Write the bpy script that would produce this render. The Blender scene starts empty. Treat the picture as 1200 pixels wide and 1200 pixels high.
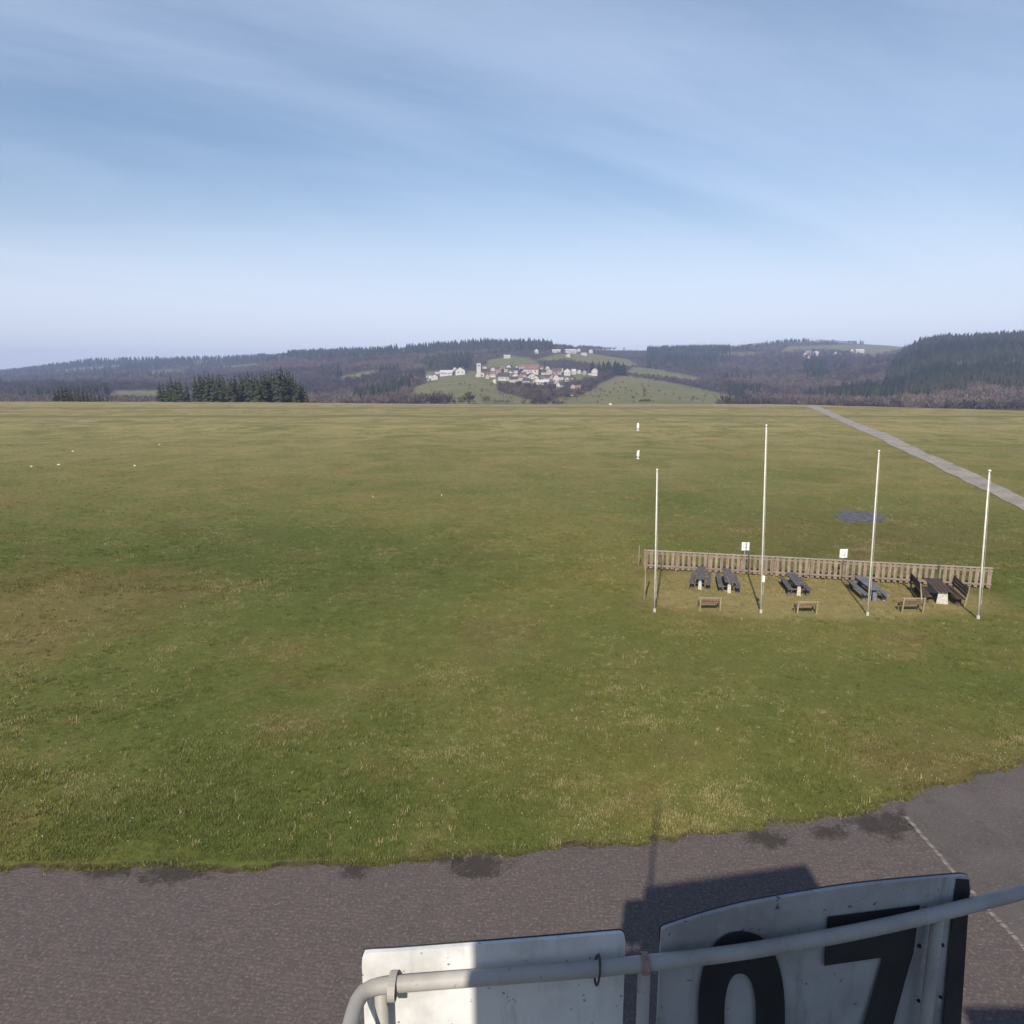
import bpy, bmesh, math, random
import numpy as np
from mathutils import Vector, Matrix
R = math.radians
random.seed(7); rng = np.random.default_rng(7)
scene = bpy.context.scene
C = scene.collection

# ------------------------------------------------------------------ camera
F = 850.0; CAMZ = 12.0; TILT = math.atan(155 / F)
ct, st = math.cos(TILT), math.sin(TILT)
cd = bpy.data.cameras.new('camera'); cam = bpy.data.objects.new('camera', cd); C.objects.link(cam)
cd.sensor_width = 36; cd.lens = F / 1200 * 36; cd.clip_start = 0.05; cd.clip_end = 40000
cam.location = (0, 0, CAMZ); cam.rotation_euler = (math.pi / 2 - TILT, 0, 0)
scene.camera = cam

# ------------------------------------------------------------------ sky and sun
SUN_EL = R(37.0); SUN_AZ = R(14.4)          # shadows run away from the tower, a little to the right
world = bpy.data.worlds.new('World'); scene.world = world; world.use_nodes = True
wn = world.node_tree.nodes; wl = world.node_tree.links
wn.clear()
wo = wn.new('ShaderNodeOutputWorld'); bg = wn.new('ShaderNodeBackground'); bg.inputs[1].default_value = 0.084
sky = wn.new('ShaderNodeTexSky'); sky.sky_type = 'NISHITA'; sky.sun_disc = False
sky.sun_elevation = SUN_EL; sky.sun_rotation = math.pi + SUN_AZ
sky.altitude = 450; sky.air_density = 1.15; sky.dust_density = 0.4; sky.ozone_density = 2.6
tc = wn.new('ShaderNodeTexCoord'); sep = wn.new('ShaderNodeSeparateXYZ'); wl.new(tc.outputs['Generated'], sep.inputs[0])
def wmath(op, a, b=None, c=None):
    n = wn.new('ShaderNodeMath'); n.operation = op
    for i, v in enumerate((a, b, c)):
        if v is None: continue
        if isinstance(v, (int, float)): n.inputs[i].default_value = v
        else: wl.new(v, n.inputs[i])
    return n.outputs[0]
zz = wmath('MAXIMUM', wmath('ADD', sep.outputs[2], 0.10), 0.05)
cx = wmath('DIVIDE', sep.outputs[0], zz); cy = wmath('DIVIDE', sep.outputs[1], zz)
comb = wn.new('ShaderNodeCombineXYZ'); wl.new(cx, comb.inputs[0]); wl.new(cy, comb.inputs[1])
mp = wn.new('ShaderNodeMapping'); mp.inputs['Scale'].default_value = (0.62, 0.15, 1)
mp0 = wn.new('ShaderNodeMapping'); mp0.inputs['Rotation'].default_value = (0, 0, R(56)); wl.new(comb.outputs[0], mp0.inputs[0]); wl.new(mp0.outputs[0], mp.inputs[0])
n1 = wn.new('ShaderNodeTexNoise'); n1.inputs['Scale'].default_value = 0.8; n1.inputs['Detail'].default_value = 9; n1.inputs['Roughness'].default_value = 0.60
n1.inputs['Distortion'].default_value = 0.5; wl.new(mp.outputs[0], n1.inputs['Vector'])
cr = wn.new('ShaderNodeMapRange'); cr.interpolation_type = 'SMOOTHSTEP'
cr.inputs[1].default_value = 0.38; cr.inputs[2].default_value = 0.82; cr.inputs[3].default_value = 0.0; cr.inputs[4].default_value = 0.46
wl.new(n1.outputs[0], cr.inputs[0])
cmix = wn.new('ShaderNodeMixRGB'); wl.new(cr.outputs[0], cmix.inputs[0]); wl.new(sky.outputs[0], cmix.inputs[1])
cmix.inputs[2].default_value = (7.6, 8.9, 11.0, 1)       # thin high cirrus veil lit by the sun
veil = wn.new('ShaderNodeMapRange'); veil.interpolation_type = 'SMOOTHSTEP'; wl.new(sep.outputs[2], veil.inputs[0])
veil.inputs[1].default_value = 0.26; veil.inputs[2].default_value = -0.02; veil.inputs[3].default_value = 0.0; veil.inputs[4].default_value = 0.85
vmix = wn.new('ShaderNodeMixRGB'); wl.new(veil.outputs[0], vmix.inputs[0]); wl.new(cmix.outputs[0], vmix.inputs[1]); vmix.inputs[2].default_value = (8.6, 8.8, 9.8, 1)   # pale lower air
wl.new(vmix.outputs[0], bg.inputs[0]); wl.new(bg.outputs[0], wo.inputs[0])

sl = bpy.data.lights.new('sun', 'SUN'); sl.energy = 4.2; sl.angle = R(0.53); sl.color = (1.0, 0.92, 0.80)
so = bpy.data.objects.new('sun', sl); C.objects.link(so)
sdir = Vector((math.sin(SUN_AZ) * math.cos(SUN_EL), math.cos(SUN_AZ) * math.cos(SUN_EL), -math.sin(SUN_EL)))
so.rotation_euler = sdir.to_track_quat('-Z', 'Y').to_euler(); so.location = (-20, -60, 60)
vs = scene.view_settings; vs.view_transform = 'Standard'; vs.look = 'None'; vs.gamma = 1; vs.exposure = 0.46
scene.render.engine = 'CYCLES'

# ------------------------------------------------------------------ photo pixel (1200 x 1200) to place
def ray(u, v):
    xc = (u - 600) / F; yc = (600 - v) / F
    return Vector((xc, ct + st * yc, -st + ct * yc))
def at(u, v, z=0.0):
    d = ray(u, v); t = (z - CAMZ) / d.z
    return Vector((d.x * t, d.y * t, z))
def atY(u, v, y):
    d = ray(u, v); t = y / d.y
    return Vector((d.x * t, y, CAMZ + d.z * t))
def slope(v):
    yc = (600 - np.asarray(v, float)) / F
    return (-st + ct * yc) / (ct + st * yc)
UK = F * 1.0163
def u_of(x, y): return 600 + UK * x / y

# ------------------------------------------------------------------ helpers
def tag(o, label=None, cat=None, group=None, kind=None):
    if label: o['label'] = label
    if cat: o['category'] = cat
    if group: o['group'] = group
    if kind: o['kind'] = kind
    return o
def empty(name, loc=(0, 0, 0), rz=0):
    o = bpy.data.objects.new(name, None); C.objects.link(o); o.location = loc; o.rotation_euler = (0, 0, rz); o.empty_display_size = 0.2
    return o
def link(name, me, mat=None, parent=None, loc=None):
    o = bpy.data.objects.new(name, me); C.objects.link(o)
    if mat is not None and len(me.materials) == 0: me.materials.append(mat)
    if parent: o.parent = parent
    if loc is not None: o.location = loc
    return o
def from_bm(name, bm, mat=None, parent=None, loc=None, smooth=False):
    me = bpy.data.meshes.new(name); bm.to_mesh(me); bm.free()
    if smooth:
        for p in me.polygons: p.use_smooth = True
    return link(name, me, mat, parent, loc)
def mesh_np(name, verts, faces_tri=None, quads=None):
    me = bpy.data.meshes.new(name)
    verts = np.asarray(verts, np.float32)
    me.vertices.add(len(verts)); me.vertices.foreach_set('co', verts.ravel())
    if faces_tri is not None: f = np.asarray(faces_tri, np.int32); k = 3
    else: f = np.asarray(quads, np.int32); k = 4
    me.loops.add(f.size); me.loops.foreach_set('vertex_index', f.ravel())
    me.polygons.add(len(f)); me.polygons.foreach_set('loop_start', np.arange(0, f.size, k, dtype=np.int32))
    me.update(calc_edges=True); me.validate()
    return me
def box(bm, c, s, rot=None, bev=0.0):
    r = bmesh.ops.create_cube(bm, size=1)
    vsx = r['verts']
    bmesh.ops.scale(bm, vec=s, verts=vsx)
    if bev:
        es = list({e for v in vsx for e in v.link_edges})
        rr = bmesh.ops.bevel(bm, geom=es, offset=bev, segments=1, affect='EDGES'); vsx = list({v for f in rr['faces'] for v in f.verts} | {v for v in vsx if v.is_valid})
    if rot is not None: bmesh.ops.rotate(bm, cent=(0, 0, 0), matrix=rot, verts=vsx)
    bmesh.ops.translate(bm, vec=c, verts=vsx)
    return vsx
def boxmesh(name, s, bev=0.0):
    bm = bmesh.new(); box(bm, (0, 0, 0), s, bev=bev); me = bpy.data.meshes.new(name); bm.to_mesh(me); bm.free(); return me
def tube(bm, pts, radii, n=8, cap=True):
    pts = [Vector(p) for p in pts]
    if isinstance(radii, (int, float)): radii = [radii] * len(pts)
    rings = []; prev = None
    for i, p in enumerate(pts):
        t = (pts[min(i + 1, len(pts) - 1)] - pts[max(i - 1, 0)]).normalized()
        if prev is None:
            a = Vector((0, 0, 1)) if abs(t.z) < 0.9 else Vector((1, 0, 0))
            nx = t.cross(a).normalized()
        else:
            nx = (prev - t * prev.dot(t)).normalized()
        prev = nx; ny = t.cross(nx)
        rings.append([bm.verts.new(p + (nx * math.cos(2 * math.pi * k / n) + ny * math.sin(2 * math.pi * k / n)) * radii[i]) for k in range(n)])
    for a, b in zip(rings[:-1], rings[1:]):
        for k in range(n): bm.faces.new((a[k], a[(k + 1) % n], b[(k + 1) % n], b[k]))
    if cap:
        bm.faces.new(rings[0][::-1]); bm.faces.new(rings[-1])
def smooth_pts(pts, n=6):
    pts = [Vector(p) for p in pts]; out = []
    for i in range(len(pts) - 1):
        p0 = pts[max(i - 1, 0)]; p1 = pts[i]; p2 = pts[i + 1]; p3 = pts[min(i + 2, len(pts) - 1)]
        for k in range(n):
            t = k / n
            out.append(0.5 * ((2 * p1) + (p2 - p0) * t + (2 * p0 - 5 * p1 + 4 * p2 - p3) * t * t + (3 * p1 - p0 - 3 * p2 + p3) * t ** 3))
    out.append(pts[-1]); return out
def copy_tree(o, parent=None):
    c = o.copy(); C.objects.link(c)
    if parent: c.parent = parent
    for ch in o.children: copy_tree(ch, c)
    return c
# value noise for terrain
def vnoise(x, y, s, seed=0):
    x = np.asarray(x, float) / s; y = np.asarray(y, float) / s
    xi = np.floor(x).astype(np.int64); yi = np.floor(y).astype(np.int64); fx = x - xi; fy = y - yi
    fx = fx * fx * (3 - 2 * fx); fy = fy * fy * (3 - 2 * fy)
    def h(a, b):
        n = (a * 374761393 + b * 668265263 + seed * 974711) & 0xffffffff
        n = ((n ^ (n >> 13)) * 1274126177) & 0xffffffff
        return ((n ^ (n >> 16)) & 0xffff) / 65535.0
    return (h(xi, yi) * (1 - fx) + h(xi + 1, yi) * fx) * (1 - fy) + (h(xi, yi + 1) * (1 - fx) + h(xi + 1, yi + 1) * fx) * fy - 0.5

# ------------------------------------------------------------------ materials
class NT:
    def __init__(s, name):
        s.m = bpy.data.materials.new(name); s.m.use_nodes = True
        s.n = s.m.node_tree.nodes; s.l = s.m.node_tree.links
        s.b = s.n['Principled BSDF']; s.out = s.n['Material Output']
    def new(s, t, **kw):
        n = s.n.new(t)
        for k, v in kw.items(): setattr(n, k, v)
        return n
    def put(s, sock, v):
        if isinstance(v, (int, float)): sock.default_value = v
        elif isinstance(v, tuple): sock.default_value = v if len(v) == len(sock.default_value) else v + (1,)
        else: s.l.new(v, sock)
    def math(s, op, a, b=None, c=None, clamp=False):
        n = s.new('ShaderNodeMath', operation=op); n.use_clamp = clamp
        for i, v in enumerate((a, b, c)):
            if v is not None: s.put(n.inputs[i], v)
        return n.outputs[0]
    def pos(s): 
        return s.new('ShaderNodeNewGeometry').outputs['Position']
    def obj(s): return s.new('ShaderNodeTexCoord').outputs['Object']
    def mapping(s, vec, scale=(1, 1, 1), rot=(0, 0, 0), loc=(0, 0, 0)):
        n = s.new('ShaderNodeMapping'); s.l.new(vec, n.inputs[0]); n.inputs['Scale'].default_value = scale
        n.inputs['Rotation'].default_value = rot; n.inputs['Location'].default_value = loc; return n.outputs[0]
    def noise(s, vec, scale, detail=4, rough=0.55, dist=0.0):
        n = s.new('ShaderNodeTexNoise'); s.l.new(vec, n.inputs['Vector']); n.inputs['Scale'].default_value = scale
        n.inputs['Detail'].default_value = detail; n.inputs['Roughness'].default_value = rough; n.inputs['Distortion'].default_value = dist
        return n.outputs[0]
    def ramp(s, v, a, b, lo=0.0, hi=1.0, smooth=True):
        n = s.new('ShaderNodeMapRange', interpolation_type='SMOOTHSTEP' if smooth else 'LINEAR'); s.put(n.inputs[0], v)
        n.inputs[1].default_value = a; n.inputs[2].default_value = b; n.inputs[3].default_value = lo; n.inputs[4].default_value = hi
        return n.outputs[0]
    def mix(s, f, a, b, mode='MIX'):
        n = s.new('ShaderNodeMixRGB', blend_type=mode); s.put(n.inputs[0], f); s.put(n.inputs[1], a); s.put(n.inputs[2], b); return n.outputs[0]
    def ellipse(s, vec, c, half, rotz=0.0, soft=0.5, wob=None):
        """1 inside an ellipse on the ground, fading out over `soft` of its radius"""
        n = s.new('ShaderNodeVectorMath', operation='SUBTRACT'); s.l.new(vec, n.inputs[0]); n.inputs[1].default_value = (c[0], c[1], 0)
        m = s.mapping(n.outputs[0], scale=(1 / half[0], 1 / half[1], 0))
        if rotz:
            mm = s.mapping(n.outputs[0], rot=(0, 0, rotz)); m = s.mapping(mm, scale=(1 / half[0], 1 / half[1], 0))
        ln = s.new('ShaderNodeVectorMath', operation='LENGTH'); s.l.new(m, ln.inputs[0])
        d = ln.outputs['Value']
        if wob is not None: d = s.math('ADD', d, wob)
        return s.ramp(d, 1 - soft, 1 + soft, 1, 0)
    def bump(s, h, strength=0.4, dist=0.02):
        n = s.new('ShaderNodeBump'); n.inputs['Strength'].default_value = strength; n.inputs['Distance'].default_value = dist
        s.put(n.inputs['Height'], h); s.l.new(n.outputs[0], s.b.inputs['Normal'])
    def done(s, col, rough=0.8, spec=0.3, metal=0.0):
        s.put(s.b.inputs['Base Color'], col); s.put(s.b.inputs['Roughness'], rough)
        s.b.inputs['Specular IOR Level'].default_value = spec; s.b.inputs['Metallic'].default_value = metal
        return s.m
def simple(name, col, var=0.25, scale=8, rough=0.75, spec=0.3, bump=0.0, metal=0.0):
    t = NT(name); v = t.obj(); n = t.noise(v, scale, 5)
    dark = tuple(c * (1 - var) for c in col); light = tuple(min(1, c * (1 + var)) for c in col)
    c = t.mix(t.ramp(n, 0.3, 0.7), dark, light)
    if bump: t.bump(n, bump)
    return t.done(c, rough, spec, metal)

def grass_colour(t, pos, blades=False):
    big = t.noise(pos, 0.028, 3, 0.5, 0.3)
    mid = t.noise(t.mapping(pos, scale=(1, 1.0, 0)), 0.17, 5, 0.62, 0.4)
    fine = t.noise(pos, 1.3, 6, 0.65)
    tiny = t.noise(pos, 9.0, 4, 0.7)
    green = (0.112, 0.130, 0.029); olive = (0.182, 0.163, 0.046); straw = (0.345, 0.285, 0.125); brown = (0.180, 0.130, 0.052)
    c = t.mix(t.ramp(big, 0.40, 0.58), green, olive)
    c = t.mix(t.ramp(mid, 0.40, 0.66, 0, 0.75), c, green)
    c = t.mix(t.ramp(mid, 0.50, 0.32, 0, 0.65), c, brown)
    # far part of the field is bleached, winter-dry
    sy = t.new('ShaderNodeSeparateXYZ'); t.l.new(pos, sy.inputs[0])
    far = t.ramp(sy.outputs[1], 45, 190, 0, 1, smooth=False)
    streak = t.noise(t.mapping(pos, scale=(1.15, 1, 0), rot=(0, 0, 0.25)), 0.075, 8, 0.72, 1.2)
    c = t.mix(t.math('MULTIPLY', far, t.ramp(streak, 0.34, 0.62, 0.20, 1.0)), c, straw)
    # lush strip left of the middle, worn yellow lawn around the tables, foxy patch by the left edge
    w = t.math('MULTIPLY', t.math('SUBTRACT', mid, 0.5), 1.6)
    g1 = at(330, 655); c = t.mix(t.math('MULTIPLY', t.ellipse(pos, g1, (15, 11), 0, 0.55, w), 0.62), c, (0.078, 0.110, 0.026))
    g1 = at(700, 800); c = t.mix(t.math('MULTIPLY', t.ellipse(pos, g1, (9, 5), 0, 0.6, w), 0.40), c, (0.098, 0.122, 0.028))
    g2 = at(945, 694); c = t.mix(t.math('MULTIPLY', t.ellipse(pos, g2, (9.4, 5.0), 0.05, 0.16, t.math('MULTIPLY', w, 0.35)), 0.85), c, (0.285, 0.228, 0.095))
    g3 = at(60, 700); c = t.mix(t.math('MULTIPLY', t.ellipse(pos, g3, (9, 6), 0, 0.7, w), 0.5), c, (0.20, 0.135, 0.058))
    g4 = at(1030, 625); c = t.mix(t.math('MULTIPLY', t.ellipse(pos, g4, (12, 9), 0, 0.7, w), 0.45), c, (0.15, 0.110, 0.050))
    # long uncut swathes that cross the field near its far edge
    for yy, hw, k in ((243, 5.0, 0.50), (318, 6.0, 0.45), (205, 3.0, 0.22)):
        dy = t.math('ABSOLUTE', t.math('SUBTRACT', t.math('ADD', sy.outputs[1], t.math('MULTIPLY', big, 26)), yy + 13))
        c = t.mix(t.math('MULTIPLY', t.math('MULTIPLY', t.ramp(dy, hw, hw * 1.7, 1, 0), t.ramp(streak, 0.40, 0.56, 0.2, 1)), k), c, (0.062, 0.058, 0.026))
    c = t.mix(t.math('MULTIPLY', t.ramp(sy.outputs[1], 300, 360, 0, 0.6), t.ramp(streak, 0.35, 0.55)), c, (0.34, 0.29, 0.14))
    if not blades:
        c = t.mix(t.ramp(fine, 0.30, 0.72, 0.30, 0.0), c, (0.040, 0.040, 0.015))
        c = t.mix(t.ramp(fine, 0.56, 0.80, 0, 0.45), c, straw)
        c = t.mix(t.ramp(tiny, 0.56, 0.74, 0, 0.50), c, straw)
        c = t.mix(t.ramp(tiny, 0.46, 0.30, 0, 0.45), c, (0.040, 0.042, 0.014))
    return c, fine, tiny
def make_grass():
    t = NT('meadow_grass'); p = t.pos(); c, fine, tiny = grass_colour(t, p)
    t.bump(t.math('ADD', t.math('MULTIPLY', fine, 0.8), t.math('MULTIPLY', tiny, 0.5)), 0.55, 0.09)
    return t.done(c, 0.9, 0.12)
M_GRASS = make_grass()
def make_blades():
    t = NT('grass_blades'); p = t.pos(); c, fine, tiny = grass_colour(t, p, True)
    a = t.new('ShaderNodeAttribute', attribute_name='tint', attribute_type='INSTANCER')
    c = t.mix(t.ramp(a.outputs['Fac'], 0.0, 0.45, 0.55, 0.0), c, (0.066, 0.094, 0.022))
    c = t.mix(t.ramp(a.outputs['Fac'], 0.70, 1.0, 0.0, 0.8), c, (0.33, 0.275, 0.135))
    return t.done(c, 0.75, 0.2)
M_BLADE = make_blades()
def make_paving():
    t = NT('block_paving'); p = t.pos()
    big = t.noise(p, 0.35, 5, 0.6); mid = t.noise(p, 2.4, 6, 0.65); fine = t.noise(p, 13, 5, 0.75)
    br = t.new('ShaderNodeTexBrick'); t.l.new(t.mapping(p, rot=(0, 0, 0.13)), br.inputs['Vector'])
    br.inputs['Scale'].default_value = 1.0; br.inputs['Brick Width'].default_value = 0.20; br.inputs['Row Height'].default_value = 0.10
    br.inputs['Mortar Size'].default_value = 0.008; br.inputs['Mortar Smooth'].default_value = 0.4; br.inputs['Bias'].default_value = 0.0
    br.inputs['Color1'].default_value = (0.122, 0.095, 0.088, 1); br.inputs['Color2'].default_value = (0.096, 0.075, 0.071, 1); br.inputs['Mortar'].default_value = (0.078, 0.064, 0.058, 1)
    c = br.outputs['Color']
    c = t.mix(t.ramp(big, 0.30, 0.70, 0.0, 0.55), c, (0.090, 0.076, 0.072))
    c = t.mix(t.ramp(mid, 0.52, 0.75, 0, 0.5), c, (0.145, 0.118, 0.106))
    c = t.mix(t.ramp(mid, 0.44, 0.25, 0, 0.5), c, (0.056, 0.047, 0.045))
    c = t.mix(t.ramp(fine, 0.50, 0.72, 0, 0.85), c, (0.24, 0.195, 0.172))
    c = t.mix(t.ramp(fine, 0.46, 0.28, 0, 0.6), c, (0.050, 0.041, 0.038))
    # moss and soil creeping in from the lawn, in stains with their own outline
    w = t.math('ADD', t.math('MULTIPLY', t.math('SUBTRACT', mid, 0.5), 3.4), t.math('MULTIPLY', t.math('SUBTRACT', fine, 0.5), 1.6))
    for (u, v, hx, hy) in ((130, 1019, .55, .30), (205, 1023, .8, .34), (415, 1021, .34, .30), (560, 1014, .62, .44), (520, 1006, .5, .2), (898, 984, .48, .34), (970, 975, .45, .28), (1035, 966, .80, .52), (1135, 943, .6, .3), (1085, 965, .5, .6)):
        e = t.ellipse(p, at(u, v), (hx, hy), 0, 0.45, w)
        c = t.mix(t.math('MULTIPLY', e, 0.78), c, (0.034, 0.027, 0.022))
    t.bump(t.math('ADD', t.math('MULTIPLY', br.outputs['Fac'], -0.5), t.math('MULTIPLY', fine, 0.4)), 0.5, 0.012)
    return t.done(c, 0.85, 0.25)
M_PAVE = make_paving()
def make_asphalt():
    t = NT('worn_asphalt'); p = t.pos()
    big = t.noise(p, 0.5, 5, 0.6); mid = t.noise(p, 2.6, 6, 0.65); fine = t.noise(p, 13, 5, 0.75)
    c = t.mix(t.ramp(big, 0.3, 0.7), (0.082, 0.071, 0.066), (0.112, 0.095, 0.088))
    c = t.mix(t.ramp(mid, 0.46, 0.28, 0, 0.6), c, (0.055, 0.050, 0.048))
    c = t.mix(t.ramp(fine, 0.50, 0.72, 0, 0.75), c, (0.205, 0.175, 0.16))
    t.bump(fine, 0.4, 0.01)
    return t.done(c, 0.85, 0.25)
M_ASPH = make_asphalt()
def make_lane():
    t = NT('farm_lane'); p = t.pos(); big = t.noise(p, 0.3, 5); fine = t.noise(p, 2.5, 5, 0.7)
    c = t.mix(t.ramp(big, 0.3, 0.7), (0.25, 0.225, 0.20), (0.36, 0.325, 0.29)); c = t.mix(t.ramp(fine, 0.45, 0.7, 0, 0.7), c, (0.17, 0.15, 0.105))
    return t.done(c, 0.9, 0.2)
M_LANE = make_lane()
def make_wood(name, base, dark, stain=0.5):
    t = NT(name); v = t.obj(); oi = t.new('ShaderNodeObjectInfo')
    off = t.new('ShaderNodeVectorMath', operation='ADD'); t.l.new(v, off.inputs[0]); 
    sc = t.new('ShaderNodeVectorMath', operation='SCALE'); t.l.new(oi.outputs['Location'], sc.inputs[0]); sc.inputs['Scale'].default_value = 3.1
    t.l.new(sc.outputs[0], off.inputs[1])
    g = t.noise(t.mapping(off.outputs[0], scale=(14, 14, 1.6)), 1.0, 6, 0.6, 0.5)
    b = t.noise(off.outputs[0], 1.7, 4)
    c = t.mix(t.ramp(g, 0.35, 0.7), dark, base)
    c = t.mix(t.ramp(b, 0.45, 0.75, 0, stain), c, tuple(x * 1.35 for x in base))
    c = t.mix(t.ramp(oi.outputs['Random'], 0, 1, 0, 0.38, False), c, dark)
    t.bump(g, 0.3, 0.005)
    return t.done(c, 0.85, 0.2)
M_FENCE = make_wood('fence_wood', (0.315, 0.245, 0.190), (0.175, 0.130, 0.100))
M_CAP = make_wood('bleached_rail_wood', (0.38, 0.33, 0.26), (0.26, 0.22, 0.17))
M_GREYW = make_wood('weathered_grey_wood', (0.165, 0.148, 0.150), (0.080, 0.070, 0.074))
M_BLUEW = make_wood('silvered_wood', (0.20, 0.20, 0.225), (0.095, 0.095, 0.11))
M_DARKW = make_wood('dark_brown_wood', (0.115, 0.078, 0.066), (0.060, 0.042, 0.038))
M_TANW = make_wood('light_tan_wood', (0.35, 0.285, 0.185), (0.24, 0.19, 0.12))
M_MIDW = make_wood('brown_slat_wood', (0.23, 0.165, 0.105), (0.13, 0.09, 0.06))
M_POLE = simple('pole_paint', (0.66, 0.63, 0.57), 0.12, 3, 0.5, 0.4)
M_WHITE = simple('white_paint', (0.80, 0.79, 0.74), 0.05, 4, 0.5, 0.4)
M_CONC = simple('pale_concrete', (0.50, 0.48, 0.42), 0.2, 9, 0.9, 0.2, 0.2)
M_DARKMET = simple('dark_metal', (0.055, 0.045, 0.045), 0.3, 20, 0.5, 0.5)
M_GALV = simple('galvanised_metal', (0.42, 0.42, 0.42), 0.2, 14, 0.45, 0.5, metal=0.3)
M_PRINT = simple('dark_print', (0.20, 0.20, 0.21), 0.1, 10)
M_SLAB = None
def make_slab():
    t = NT('slate_grey_slab'); p = t.pos(); n = t.noise(p, 1.6, 5, 0.7)
    return t.done(t.mix(t.ramp(n, 0.35, 0.7), (0.060, 0.055, 0.068), (0.155, 0.145, 0.165)), 0.8, 0.3)
M_SLAB = make_slab()

# ------------------------------------------------------------------ the field
crU = np.array([-900, 0, 300, 450, 600, 900, 950, 1000, 1100, 1200, 1900], float)
crV = np.array([470, 470.5, 471.5, 473, 474, 473.6, 474.5, 476, 478.5, 481.5, 483], float)
def crestY(x, y):
    u = np.where(y > 1, u_of(x, np.maximum(y, 1)), 600); v = np.interp(u, crU, crV)
    return -CAMZ / slope(v)
def field_z(x, y):
    x = np.asarray(x, float); y = np.asarray(y, float); r = np.hypot(x, y)
    k = np.clip((r - 70) / 150, 0, 1)
    z = k * (0.55 * vnoise(x, y, 70, 3) + 0.25 * vnoise(x, y * 1.6, 24, 5)) * np.clip((crestY(x, y) - y) / 50, 0, 1)
    d = np.maximum(0, y - crestY(x, y)); return z - np.where(y > 0, 0.0030 * d * d, 0)
def build_field():
    ang = np.concatenate([np.linspace(-48, 48, 240), np.linspace(48, 312, 60)[1:]])   # clockwise from +Y
    ang = np.radians(ang)
    rr = np.concatenate([[0.0], np.geomspace(6, 660, 150)])
    A, Rr = np.meshgrid(ang, rr); X = Rr * np.sin(A); Y = Rr * np.cos(A)
    Z = field_z(X, Y); n, m = X.shape
    V = np.stack([X, Y, Z], -1).reshape(-1, 3); I = np.arange(n * m).reshape(n, m)
    q = np.stack([I[:-1, :-1], I[1:, :-1], I[1:, 1:], I[:-1, 1:]], -1).reshape(-1, 4)[:, ::-1]
    me = mesh_np('grass_field', V, quads=q)
    for p in me.polygons: p.use_smooth = True
    return tag(link('grass_field', me, M_GRASS), kind='structure')
build_field()

def sheet(name, pts, mat, z):
    bm = bmesh.new(); f = bm.faces.new([bm.verts.new((p[0], p[1], z)) for p in pts]); 
    if f.normal.z < 0: f.normal_flip()
    bmesh.ops.triangulate(bm, faces=[f])
    bm.normal_update()
    for f in bm.faces:
        if f.normal.z < 0: f.normal_flip()
    return tag(from_bm(name, bm, mat), kind='structure')
edge_px = [(-200, 1008), (0, 1013), (60, 1016), (120, 1018), (180, 1015), (240, 1017), (300, 1015), (360, 1013), (400, 1012), (450, 1007), (500, 1003), (560, 999), (620, 996), (680, 992), (740, 988), (800, 982), (850, 975), (900, 968), (950, 959), (1000, 950), (1040, 942), (1062, 936)]
edge_px2 = [(1062, 936), (1090, 926), (1120, 918), (1160, 905), (1200, 893), (1300, 868)]
def jitter_edge(px, amp=0.14, step=0.25):
    P = [at(u, v) for u, v in px]; out = []
    for a, b in zip(P[:-1], P[1:]):
        n = max(2, int((b - a).length / step))
        for k in range(n):
            p = a.lerp(b, k / n); w = float(vnoise(p.x, p.y, 0.35, 9)) + 1.6 * float(vnoise(p.x, p.y, 1.6, 11))
            out.append((p.x, p.y + amp * 2 * w))
    out.append((P[-1].x, P[-1].y)); return out
seam_px = [(1062, 957), (1090, 990), (1125, 1030), (1160, 1068), (1200, 1110), (1290, 1205)]
eA = jitter_edge(edge_px); eB = jitter_edge(edge_px2)
seamP = [at(*q) for q in seam_px]
s0 = at(1062, 936)
pave = [(-60, eA[0][1])] + eA + [(p.x, p.y) for p in seamP] + [(seamP[-1].x, -14), (-60, -14)]
sheet('paved_apron', pave, M_PAVE, 0.004)
asph = [eA[-1]] + eB[1:] + [(60, eB[-1][1] + 8), (60, -14), (seamP[-1].x, -14)] + [(p.x, p.y) for p in seamP[::-1]]
sheet('asphalt_apron', asph, M_ASPH, 0.0045)
# seam of pale kerb stones between the two surfaces
M_SEAM = simple('seam_stone', (0.185, 0.155, 0.135), 0.4, 5, 0.9, 0.2, 0.3)
kerb = tag(empty('kerb_strip', seamP[0]), kind='structure')
sm = boxmesh('kerb_stone', (0.11, 0.30, 0.03), 0.008)
path = [seamP[0]] + seamP[1:]
acc = []
for a, b in zip(path[:-1], path[1:]):
    n = max(1, round((b - a).length / 0.34))
    for k in range(n): acc.append((a.lerp(b, (k + 0.5) / n), math.atan2(-(b - a).x, (b - a).y)))
for p, rz in acc:
    o = link('kerb_stone', sm, M_SEAM, kerb); o.location = p - seamP[0] + Vector((random.uniform(-.015, .015), 0, random.uniform(0.0, 0.008))); o.rotation_euler = (random.uniform(-.02, .02), 0, rz + random.uniform(-.05, .05))

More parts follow.
